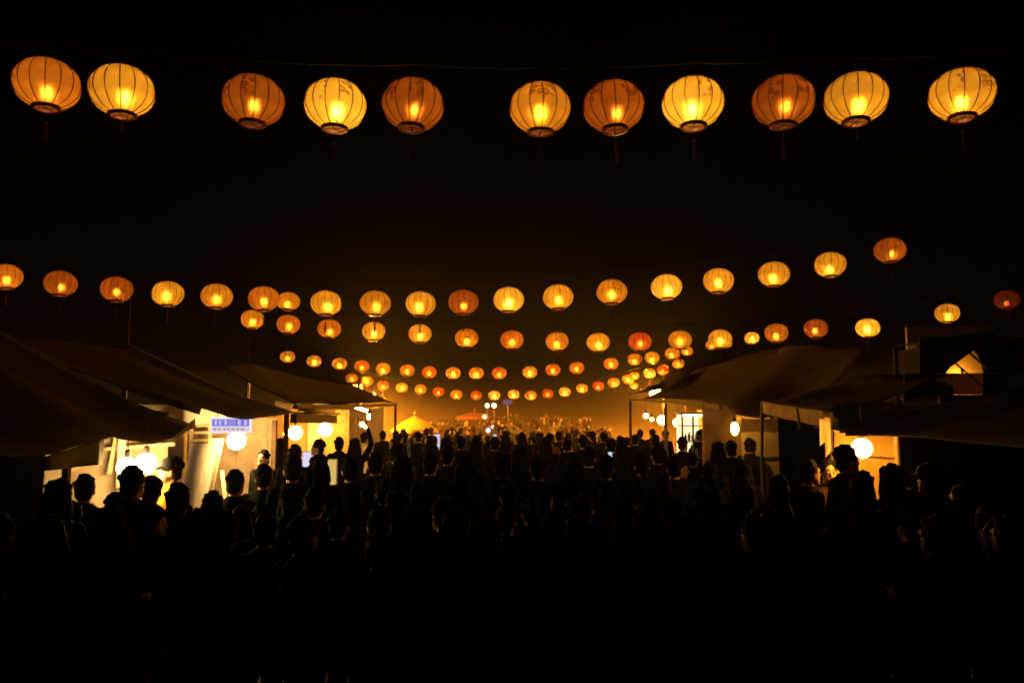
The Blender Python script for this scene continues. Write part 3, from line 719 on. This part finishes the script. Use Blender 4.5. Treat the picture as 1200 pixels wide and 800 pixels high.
# ------------------------------------------------------------------ people
def remesh(mb, voxel, smooth=2, name='body'):
    me = mb.mesh('tmp'); o = bpy.data.objects.new('tmp', me); COL.objects.link(o)
    r = o.modifiers.new('r', 'REMESH'); r.mode = 'VOXEL'; r.voxel_size = voxel; r.use_smooth_shade = True
    if smooth:
        k = o.modifiers.new('s', 'SMOOTH'); k.iterations = smooth; k.factor = .5
    dg = bpy.context.evaluated_depsgraph_get(); out = bpy.data.meshes.new_from_object(o.evaluated_get(dg)); out.name = name
    out.materials.clear()
    out.polygons.foreach_set('use_smooth', [True] * len(out.polygons))
    bpy.data.objects.remove(o); bpy.data.meshes.remove(me); return out
def limb(mb, pts, rs, n=12):
    for a, b, r0, r1 in zip(pts, pts[1:], rs, rs[1:]):
        mb.tube([a, b], [r0, r1], n)
    for p, r in zip(pts, rs): mb.ball(p, r, n, 8)
def loft(mb, rings, n=18):
    vs_ = []; fs_ = []
    for (z, rx, ry, yo) in rings:
        for k in range(n):
            a = 2 * PI * k / n; vs_.append((rx * math.cos(a), yo + ry * math.sin(a), z))
    for i in range(len(rings) - 1):
        for k in range(n): fs_.append((i*n+k, i*n+(k+1)%n, (i+1)*n+(k+1)%n, (i+1)*n+k))
    fs_.append(tuple(range(n))[::-1]); fs_.append(tuple((len(rings)-1)*n + k for k in range(n)))
    mb.add(vs_, fs_)
HC = Vector((0, .02, 1.53))
def hand(mb, wrist, d, side, curl=.35):
    d = Vector(d).normalized(); up = Vector((side, 0, 0)); u = (up - d * up.dot(d))
    u = u.normalized() if u.length > .2 else Vector((0, 0, 1)); w = d.cross(u).normalized()
    w0 = Vector(wrist)
    palm = w0 + d * .05
    M = Matrix((w, u, d)).transposed(); mb.ball(palm, (.04, .016, .052), 10, 8, M)
    for k, (off, L) in enumerate(((-.030, .062), (-.010, .074), (.010, .070), (.029, .054))):
        a = w0 + d * .09 + w * off; b = a + d * L * .5 - u * side * curl * .0; c = b + (d * (1 - curl) - u * curl).normalized() * L * .5
        limb(mb, [a, b, c], [.0105, .0098, .0088], 8)
    a = w0 + d * .03 - w * .034; b = a + (d * .7 - w * .7) * .04; c = b + (d * .95 - w * .2) * .035
    limb(mb, [a, b, c], [.012, .011, .009], 8)
POSES = {}
SH = .158
def arm(side, pose):
    s_ = Vector((side * SH, -.01, 1.33))
    if pose == 'down': return [s_, Vector((side * .208, -.035, 1.07)), Vector((side * .205, .05, .84))]
    if pose == 'swing': return [s_, Vector((side * .22, .10, 1.10)), Vector((side * .21, .27, .93))]
    if pose == 'back': return [s_, Vector((side * .22, -.14, 1.10)), Vector((side * .22, -.15, .86))]
    if pose == 'bent': return [s_, Vector((side * .225, -.01, 1.08)), Vector((side * .13, .22, 1.12))]
    if pose == 'raise': return [s_, Vector((side * .20, .22, 1.36)), Vector((side * .10, .34, 1.58))]
    if pose == 'high': return [s_, Vector((side * .25, .12, 1.57)), Vector((side * .17, .20, 1.82))]
def legs(stride):
    out = []
    for side, st in ((-1, stride), (1, -stride)):
        out.append([Vector((side * .085, 0, .86)), Vector((side * .088, st * .5 + .025, .47)), Vector((side * .092, st - .02, .085 + (.05 if st < 0 else 0)))])
    return out
def make_pose(name, pl, pr, stride=.0):
    A2 = [(-1, arm(-1, pl)), (1, arm(1, pr))]; L2 = legs(stride)
    b = MB()
    loft(b, [(.78, .13, .10, 0), (.88, .155, .115, -.005), (1.0, .135, .10, 0), (1.1, .13, .095, 0), (1.22, .15, .105, .005), (1.32, .165, .10, 0), (1.385, .10, .08, -.005), (1.41, .06, .06, 0)])
    limb(b, [Vector((0, -.012, 1.38)), Vector((0, .0, 1.46))], [.058, .052])
    b.ball(HC + Vector((0, -.012, .015)), (.074, .092, .105), 18, 14)          # skull
    b.ball(HC + Vector((0, .028, -.055)), (.054, .06, .062), 14, 10)          # jaw
    b.ball(HC + Vector((0, .083, -.096)), (.022, .016, .018), 8, 6)           # chin
    b.tube([HC + Vector((0, .082, .02)), HC + Vector((0, .104, -.022)), HC + Vector((0, .088, -.034))], [.008, .014, .011], 8)  # nose
    b.ball(HC + Vector((0, .080, .032)), (.048, .014, .011), 10, 6)           # brow
    b.ball(HC + Vector((0, .083, -.062)), (.024, .012, .010), 8, 6)           # lips
    for sd in (-1, 1): b.ball(HC + Vector((sd * .076, -.01, -.012)), (.012, .02, .032), 8, 8)
    for sd, a in A2:
        limb(b, a, [.052, .038, .026]); d = (a[2] - a[1]); hand(b, a[2], d, -sd, .45)
    for g_ in L2:
        limb(b, g_, [.078, .055, .036])
        an = g_[2]; limb(b, [an, an + Vector((0, .05, -.045)), an + Vector((0, .15, -.062))], [.036, .034, .024])
    body = remesh(b, .0125, 2, 'body')
    c = MB()
    loft(c, [(.78, .165, .130, 0), (.86, .168, .130, -.005), (1.0, .15, .118, 0), (1.1, .145, .114, 0), (1.22, .162, .122, .005), (1.31, .165, .112, 0), (1.37, .125, .095, -.005), (1.425, .068, .070, -.005)])
    for sd, a in A2: 
        a3 = a[1].lerp(a[2], .93); limb(c, [a[0], a[1], a3], [.060, .048, .037])
    jacket = remesh(c, .018, 3, 'jacket')
    t = MB()
    loft(t, [(.74, .15, .115, 0), (.80, .165, .125, 0), (.90, .16, .12, 0), (.97, .145, .11, 0)])
    for g_ in L2: limb(t, [g_[0], g_[1], g_[1].lerp(g_[2], .95)], [.098, .074, .058])
    trousers = remesh(t, .02, 2, 'trousers')
    shoes = []
    for g_ in L2:
        k = MB(); an = g_[2]; limb(k, [an + Vector((0, -.03, -.03)), an + Vector((0, .05, -.04)), an + Vector((0, .16, -.052))], [.045, .044, .034], 10)
        shoes.append(remesh(k, .015, 1, 'shoe'))
    POSES[name] = (body, jacket, trousers, shoes)
make_pose('stand', 'down', 'down', .02)
make_pose('walk', 'swing', 'back', .18)
make_pose('bent', 'bent', 'down', .04)
make_pose('photo', 'raise', 'raise', .03)
make_pose('point', 'down', 'high', .05)
def hair_mesh(kind):
    m = MB(); rr = random.Random(hash(kind) % 97 if False else len(kind) * 7)
    top = HC + Vector((0, -.016, .03))
    m.ball(top + Vector((0, -.006, .004)), (.086, .092, .098), 18, 12)
    for k in range(44):                                  # tufts break the outline
        a = rr.uniform(0, 2 * PI); e = rr.uniform(.1, 1.45)
        q = top + Vector((.088 * math.cos(e) * math.cos(a), .098 * math.cos(e) * math.sin(a) - .010, .104 * math.sin(e)))
        if q.y > HC.y + .03 and q.z < HC.z + .062: continue
        m.ball(q, rr.uniform(.011, .022), 8, 6)
    m.ball(HC + Vector((0, -.055, -.035)), (.072, .055, .06), 14, 8)
    if kind in ('long', 'bob'):
        z1 = -.30 if kind == 'long' else -.13
        for sd in (-1, 0, 1): limb(m, [HC + Vector((sd * .055, -.05 + .02 * abs(sd), .0)), HC + Vector((sd * .072, -.07 + .03 * abs(sd), -.1)), HC + Vector((sd * .07, -.085 + .02 * abs(sd), z1))], [.05, .05, .036 if kind == 'long' else .045])
    if kind == 'bun': m.ball(HC + Vector((0, -.10, .075)), .05, 12, 8); m.ball(HC + Vector((0, -.085, .05)), .04, 10, 8)
    if kind == 'pony': limb(m, [HC + Vector((0, -.1, .03)), HC + Vector((0, -.15, -.02)), HC + Vector((.01, -.14, -.17))], [.03, .036, .016])
    out = remesh(m, .011, 1, 'hair')
    return out
HAIR = {k: hair_mesh(k) for k in ('short', 'long', 'bob', 'bun', 'pony')}
def cap_mesh():
    m = MB(); m.ball(HC + Vector((0, -.01, .055)), (.093, .106, .085), 18, 10)
    m.ball(HC + Vector((0, .11, .035)), (.07, .07, .012), 14, 6, Matrix.Rotation(-.15, 3, 'X')); m.ball(HC + Vector((0, -.01, .138)), .01, 8, 6)
    return remesh(m, .011, 1, 'cap')
def hood_mesh():
    m = MB(); m.ball(HC + Vector((0, -.03, .02)), (.105, .118, .128), 18, 12); m.ball(HC + Vector((0, -.02, -.10)), (.10, .10, .08), 14, 10)
    loft(m, [(1.30, .17, .12, -.01), (1.36, .14, .115, -.01), (1.42, .105, .10, -.01)]); return remesh(m, .013, 2, 'hood')
CAP, HOOD = cap_mesh(), hood_mesh()
ME_EYE = MB().ball((0, 0, 0), .0135, 8, 6).mesh('eye', True)
ME_IRIS = MB().ball((0, 0, 0), .007, 8, 6).mesh('iris', True)
ME_BROW = MB().tube([(-.022, 0, -.003), (0, .005, .004), (.022, .0, 0)], [.003, .005, .003], 6).mesh('eyebrow', True)
ME_LIP = MB().ball((0, 0, 0), (.023, .007, .0065), 10, 6).mesh('mouth', True)
def phone_thing(p, rz, lit, label):
    t = thing('phone', label, 'phone', p, rz=rz)
    MB().box((0, 0, .0), (.072, .009, .145)).build('case', M_CURT, t)
    MB().box((0, -.0055, .0), (.064, .002, .13)).build('screen', emit('screen', (.6, .7, 1.0), lit), t)
SKIN = [mat('skin_tan', (.42, .24, .15), .55, .12, 14, .35), mat('skin_pale', (.55, .34, .23), .55, .12, 14, .35), mat('skin_brown', (.25, .14, .09), .55, .12, 14, .35)]
HAIRM = [mat('black_hair', (.008, .006, .005), .85, .3, 40, .06), mat('brown_hair', (.03, .018, .010), .55, .3, 40, .25)]
CL = {n: mat('cloth_' + n, c, .95, .2, 18, .03, bump=.1) for n, c in (('black', (.008, .008, .009)), ('charcoal', (.014, .014, .016)), ('navy', (.007, .009, .020)), ('brown', (.06, .035, .02)), ('grey', (.14, .135, .13)),
      ('white', (.62, .60, .56)), ('red', (.30, .02, .015)), ('orange', (.62, .20, .03)), ('olive', (.05, .05, .025)), ('pink', (.45, .10, .10)))}
TRS = [CL['black'], CL['navy'], CL['charcoal'], CL['olive']]
HD = {'short': 'short-haired', 'long': 'long-haired', 'bob': 'bob-haired', 'bun': 'bun-haired', 'pony': 'ponytailed', 'cap': 'capped', 'hood': 'hooded'}
PD = {'stand': 'standing with arms down', 'walk': 'walking', 'bent': 'with one elbow bent', 'photo': 'with both hands raised', 'point': 'with one arm up'}
pr = random.Random(21); NP = [0]
PLACED = []
def person(x, y, height, yaw=0.0, pose='stand', hair='short', cloth='black', label=None, face=False, lean=0.0, skin=None, group=None, z=None, shoes=True, girth=1.0, capcol='charcoal'):
    s_ = height / 1.65; zone = 'between the near stalls' if y < 12.5 else ('midway up the lane' if y < 24 else 'far up the lane')
    t = thing('person', label or f'{HD[hair]} person in {cloth} {PD[pose]} {zone}', 'person', (x, y, rise(y) if z is None else z), group or f'crowd {zone}')
    t.rotation_euler = (-lean, 0, yaw); t.scale = (s_ * girth, s_ * girth, s_)
    body, jk, tr, sh_ = POSES[pose]
    link('body', body, t, skin or SKIN[NP[0] % 3]); NP[0] += 1
    link('jacket', jk, t, CL[cloth]); link('trousers', tr, t, TRS[pr.randrange(4)])
    for q_ in sh_: link('shoe', q_, t, CL['black'])
    if hair == 'cap': link('hair', HAIR['short'], t, HAIRM[0]); link('cap', CAP, t, CL[capcol])
    elif hair == 'hood': link('hood', HOOD, t, CL[cloth])
    else: link('hair', HAIR[hair], t, HAIRM[0])
    if face:
        for sd in (-1, 1):
            e = link('eye', ME_EYE, t, SKIN[1] if False else M_EYE); e.location = HC + Vector((sd * .032, .073, .012))
            i_ = link('iris', ME_IRIS, e, M_CURT); i_.location = (0, .0085, 0)
            b_ = link('eyebrow', ME_BROW, t, HAIRM[0]); b_.location = HC + Vector((sd * .032, .092, .036))
        l_ = link('mouth', ME_LIP, t, M_LIP); l_.location = HC + Vector((0, .094, -.062))
    PLACED.append((x, y, height)); return t
M_EYE = mat('eye_white', (.7, .68, .64), .3, .05); M_LIP = mat('lip', (.35, .12, .10), .5, .1)

def by_head(px, py, w, **k):
    """a person whose head is at this spot: distance from head width, height from the eye line"""
    best = None; hmax = k.pop('hmax', 1.76)
    for D in [4.5 + .05 * i for i in range(560)]:
        z = P(px, py, D).z; ht = (z - rise(D)) / 1.53 * 1.65
        err = abs(math.log(152 / w / D)) * 1.0 + max(0, ht - hmax) * 9 + max(0, 1.50 - ht) * 9
        if best is None or err < best[0]: best = (err, D, ht)
    _, D, ht = best; p = P(px, py, D); cyaw = k.pop('yaw', 0.0)
    off = Matrix.Rotation(cyaw, 3, 'Z') @ Vector((0, .02 * ht / 1.65, 0))
    return person(p.x - off.x, D - off.y, ht, cyaw, **k)
rad = math.radians
HEADS = [
 (70, 585, 27, 'bob', 'stand', 'black', 0), (100, 574, 22, 'short', 'stand', 'black', 10), (138, 594, 22, 'short', 'bent', 'charcoal', -30), (157, 567, 24, 'short', 'stand', 'black', -20),
 (178, 576, 22, 'cap', 'stand', 'black', 10), (209, 588, 26, 'short', 'stand', 'black', 0), (250, 592, 22, 'long', 'stand', 'black', 0), (277, 567, 20, 'short', 'stand', 'black', 0), (309, 560, 19, 'short', 'stand', 'charcoal', 0),
 (343, 551, 28, 'short', 'stand', 'black', 15), (374, 549, 22, 'bob', 'bent', 'black', 0), (328, 523, 17, 'hood', 'stand', 'brown', 20), (346, 533, 15, 'short', 'stand', 'black', 0), (372, 525, 14, 'short', 'bent', 'grey', 100),
 (398, 521, 13, 'short', 'stand', 'black', 0), (416, 523, 15, 'bob', 'point', 'black', 0), (428, 514, 13, 'short', 'stand', 'white', -30), (449, 511, 11, 'short', 'stand', 'black', 0), (464, 511, 10, 'bun', 'stand', 'charcoal', 0),
 (473, 508, 10, 'short', 'stand', 'brown', 0), (500, 507, 9, 'short', 'stand', 'black', 0), (489, 513, 11, 'short', 'stand', 'charcoal', 60), (505, 521, 13, 'long', 'stand', 'black', 0), (523, 521, 14, 'bob', 'stand', 'black', 0), (540, 520, 13, 'short', 'stand', 'black', 0),
 (558, 519, 13, 'long', 'stand', 'black', 0), (580, 521, 13, 'short', 'photo', 'black', 0), (592, 511, 11, 'long', 'stand', 'black', 0), (612, 513, 15, 'long', 'stand', 'black', 0), (640, 521, 13, 'bob', 'stand', 'charcoal', 0),
 (655, 512, 12, 'short', 'stand', 'black', 0), (683, 519, 13, 'short', 'stand', 'black', 0), (694, 512, 11, 'pony', 'stand', 'brown', 20), (707, 513, 11, 'short', 'stand', 'charcoal', 10), (716, 523, 13, 'bun', 'bent', 'black', 0),
 (728, 521, 16, 'bob', 'stand', 'black', 0), (750, 509, 11, 'short', 'stand', 'black', 0), (764, 508, 10, 'short', 'walk', 'brown', 30), (768, 517, 12, 'short', 'stand', 'black', 0), (779, 510, 11, 'short', 'stand', 'charcoal', 20), (801, 521, 12, 'short', 'stand', 'black', -40),
 (820, 511, 14, 'long', 'stand', 'black', -15), (841, 529, 15, 'bob', 'stand', 'black', 0), (856, 527, 14, 'short', 'stand', 'black', -10), (879, 523, 12, 'short', 'stand', 'black', -50), (897, 521, 12, 'short', 'bent', 'black', 40),
 (915, 573, 20, 'long', 'stand', 'black', -60), (950, 555, 19, 'short', 'stand', 'black', -70), (994, 540, 20, 'short', 'stand', 'charcoal', -80), (1012, 573, 24, 'bob', 'stand', 'black', -60), (1042, 563, 22, 'bob', 'bent', 'black', 20),
 (1088, 562, 22, 'cap', 'stand', 'charcoal', 30), (1066, 590, 22, 'short', 'bent', 'black', 30), (935, 590, 22, 'cap', 'stand', 'black', 0), (1125, 585, 22, 'bob', 'stand', 'black', 20),
 (440, 545, 17, 'short', 'stand', 'black', 0), (470, 548, 18, 'long', 'stand', 'black', 0), (505, 545, 17, 'short', 'stand', 'charcoal', 0), (545, 550, 18, 'bob', 'stand', 'black', 0), (590, 548, 18, 'short', 'stand', 'black', 0), (630, 550, 18, 'short', 'bent', 'black', 0),
 (672, 548, 17, 'long', 'stand', 'navy', 0), (710, 549, 18, 'short', 'stand', 'black', 0), (752, 546, 17, 'pony', 'stand', 'black', 0), (790, 549, 17, 'short', 'stand', 'black', 0), (832, 556, 18, 'short', 'stand', 'charcoal', 0), (870, 558, 18, 'bob', 'stand', 'black', 0),
 (410, 552, 18, 'short', 'stand', 'black', 0), (525, 535, 15, 'short', 'stand', 'black', 0), (610, 537, 15, 'bob', 'stand', 'black', 0), (690, 537, 15, 'short', 'stand', 'black', 0), (770, 534, 15, 'short', 'stand', 'charcoal', 0), (465, 533, 14, 'short', 'stand', 'black', 0),
]
LAB = {0: 'bob-haired person standing in front of the pale notice board', 4: 'capped person standing in front of the larger twin globe lamp', 9: 'tall short-haired person in black beside the wall of the plywood stall', 11: 'hooded person in brown standing before the varnished stall lamps',
       16: 'short-haired person in a pale top below the upright tube', 45: 'person in black with one elbow bent in front of pale board wall', 41: 'tall long-haired person in front of the tent side canvas', 47: 'short-haired person turned sideways beside the bald smiling person',
       48: 'tall person standing close in front of the globe lamp by orange partition', 49: 'bob-haired person in profile against the orange partition', 50: 'person with bent elbow at the batten edge of the orange partition', 14: 'person in black standing below the small green neon light',
       12: 'short person just below the lamp of the varnished stall', 13: 'person in grey leaning sideways at the varnished stall counter', 15: 'bob-haired person with one arm up under the tubes', 26: 'person holding up a phone with both hands in the far crowd'}
for i, (px, py, w, hr, po, cl, yw) in enumerate(HEADS):
    by_head(px, py, w, hair=hr, pose=po, cloth=cl, yaw=rad(yw + pr.uniform(-12, 12)), label=LAB.get(i), hmax={48: 1.86, 41: 1.84}.get(i, 1.76))
by_head(664, 522, 13, hair='cap', pose='stand', cloth='black', capcol='orange', label='person in black wearing an orange cap in the middle of the crowd')
by_head(644, 515, 11, hair='short', pose='stand', cloth='orange', label='person in an orange top in the middle of the crowd')
by_head(586, 505, 9, hair='short', pose='stand', cloth='red', label='person in a red top beside the pale blue far lamp')
by_head(199, 552, 19, hair='cap', pose='bent', cloth='orange', yaw=rad(120), face=True, label='vendor in an orange shirt and dark cap bent under the globe lamps', skin=SKIN[0])
by_head(308, 538, 13, hair='short', pose='stand', cloth='charcoal', yaw=rad(165), face=True, label='person facing the lane with a lamp-lit face at the plywood wall', skin=SKIN[1])
by_head(971, 554, 18, hair='short', pose='bent', cloth='brown', yaw=rad(175), face=True, label='smiling short-haired person in brown facing the lane by the cloth strips', skin=SKIN[0])
by_head(804, 503, 13, hair='long', pose='bent', cloth='pink', yaw=rad(190), face=True, label='vendor in pink standing by the glass display case', skin=SKIN[1])
# packed crowd between and beyond the silhouettes one can pick out
HK = ['short', 'short', 'short', 'long', 'bob', 'bun', 'pony', 'cap', 'hood']; CK = ['black', 'black', 'charcoal', 'navy', 'brown', 'grey', 'olive', 'brown', 'charcoal', 'red']
tries = 0; cnt = 0
while cnt < 165 and tries < 9000:
    tries += 1
    y = 8.0 + 36 * pr.random() ** .62; x = pr.uniform(-3.1, 3.1) * (1 if y < 24 else 1.15)
    if min((x - a) ** 2 + (y - b) ** 2 for a, b, _ in PLACED) < (.46 if y > 15 else .62) ** 2: continue
    hmax = 1.58 if y < 18 else 1.74
    hh = pr.uniform(1.48, hmax)
    if y < 18:                                           # keep the silhouettes that show free
        zt = hh * 1.645 / 1.65; yy = 488 + (CAMZ - zt) * F / y
        if yy < 530: continue
    person(x, y, hh, rad(pr.gauss(0, 35)) if pr.random() < .8 else rad(pr.uniform(120, 240)), pr.choice(['stand', 'stand', 'walk', 'bent', 'photo'] if y > 20 else ['stand', 'bent', 'walk']), pr.choice(HK), pr.choice(CK if y > 16 else CK[:4]))
    cnt += 1
tries = 0; cnt = 0
while cnt < 66 and tries < 9000:
    tries += 1; y = pr.uniform(4.7, 10.5); x = pr.uniform(-3.3, 3.3)
    if min((x - a) ** 2 + (y - b) ** 2 for a, b, _ in PLACED) < .44 ** 2: continue
    hh = pr.uniform(1.46, 1.6); yy = 488 + (CAMZ - hh) * F / y
    if yy < 556 or (abs(x / y * F) > 270 and yy < 590): continue
    person(x, y, hh, rad(pr.gauss(0, 25)), pr.choice(['stand', 'bent', 'walk']), pr.choice(HK[:7]), pr.choice(CK[:4])); cnt += 1
for x0, y0, hr in ((-3.33, 6.1, 'short'), (-3.0, 6.0, 'bob'), (-2.66, 6.1, 'long'), (-1.95, 6.1, 'short'), (-2.3, 5.7, 'bob'), (3.3, 5.9, 'short'), (2.75, 5.6, 'pony'), (3.65, 6.1, 'bob')):
    for k in range(60):
        x, y = x0 + pr.uniform(-.15, .15) * (k > 0), y0 + pr.uniform(-.25, .25) * (k > 0)
        if min((x - a) ** 2 + (y - b) ** 2 for a, b, _ in PLACED) > .33 ** 2:
            person(x, y, 1.5, rad(pr.gauss(0, 15)), 'stand', hr, 'black'); break
for px, py, D, lit, lab in ((715, 534, 13.5, .9, 'small lit phone screen glowing low in the dark crowd'), (580, 512, 17.0, .7, 'phone held up with lit screen in the far crowd')):
    phone_thing(P(px, py, D), 0.15, lit, lab)
# ------------------------------------------------------------------ haze
hz = MB().box((0, 55, 3.0), (176, 186, 8.2))
hm, hnt, hout = nodes_of('evening_haze')
pv = hnt.nodes.new('ShaderNodeVolumePrincipled'); pv.inputs['Color'].default_value = (.9, .88, .85, 1); pv.inputs['Density'].default_value = .0008
pv.inputs['Anisotropy'].default_value = .2
hnt.links.new(pv.outputs[0], hout.inputs['Volume'])
try: hm.cycles.homogeneous_volume = True
except Exception: pass
h = hz.build('haze', hm); h['kind'] = 'stuff'
tag(h, 'thin warm smoke haze hanging over the whole market lane', 'haze')

# cooking smoke drifting over the far stalls
sm, snt, sout = nodes_of('cooking_smoke')
tc = snt.nodes.new('ShaderNodeTexCoord')
sn = snt.nodes.new('ShaderNodeTexNoise'); sn.inputs['Scale'].default_value = 1.6; sn.inputs['Detail'].default_value = 3
snt.links.new(tc.outputs['Generated'], sn.inputs['Vector'])
sep = snt.nodes.new('ShaderNodeSeparateXYZ'); snt.links.new(tc.outputs['Generated'], sep.inputs[0])
def mth(op, a, b=None):
    n = snt.nodes.new('ShaderNodeMath'); n.operation = op
    for i, v in enumerate((a, b)):
        if v is None: continue
        if isinstance(v, (int, float)): n.inputs[i].default_value = v
        else: snt.links.new(v, n.inputs[i])
    return n.outputs[0]
def bell(v):                                   # 0 at the faces of the plume, 1 in the middle
    return mth('MULTIPLY', mth('MULTIPLY', v, mth('SUBTRACT', 1.0, v)), 4.0)
fz = mth('SUBTRACT', 1.0, sep.outputs['Z'])
dens = mth('MULTIPLY', mth('MULTIPLY', mth('POWER', bell(sep.outputs['X']), .45), bell(sep.outputs['Y'])), mth('MULTIPLY', mth('MULTIPLY', fz, fz), mth('MULTIPLY', fz, 1.5)))
dens = mth('MULTIPLY', dens, mth('MULTIPLY', mth('ADD', mth('MULTIPLY', sn.outputs['Fac'], 1.6), -.3), .17))
dens = mth('MAXIMUM', dens, 0.0)
sv = snt.nodes.new('ShaderNodeVolumePrincipled'); sv.inputs['Color'].default_value = (.9, .64, .36, 1); sv.inputs['Anisotropy'].default_value = .15
snt.links.new(dens, sv.inputs['Density']); snt.links.new(sv.outputs[0], sout.inputs['Volume'])
try: sm.cycles.volume_step_rate = 4.0
except Exception: pass
so = MB().box((0, 36, 2.1), (19, 26, 4.9)).build('smoke', sm); so['kind'] = 'stuff'
tag(so, 'glowing amber cooking smoke drifting over the far stalls', 'smoke')
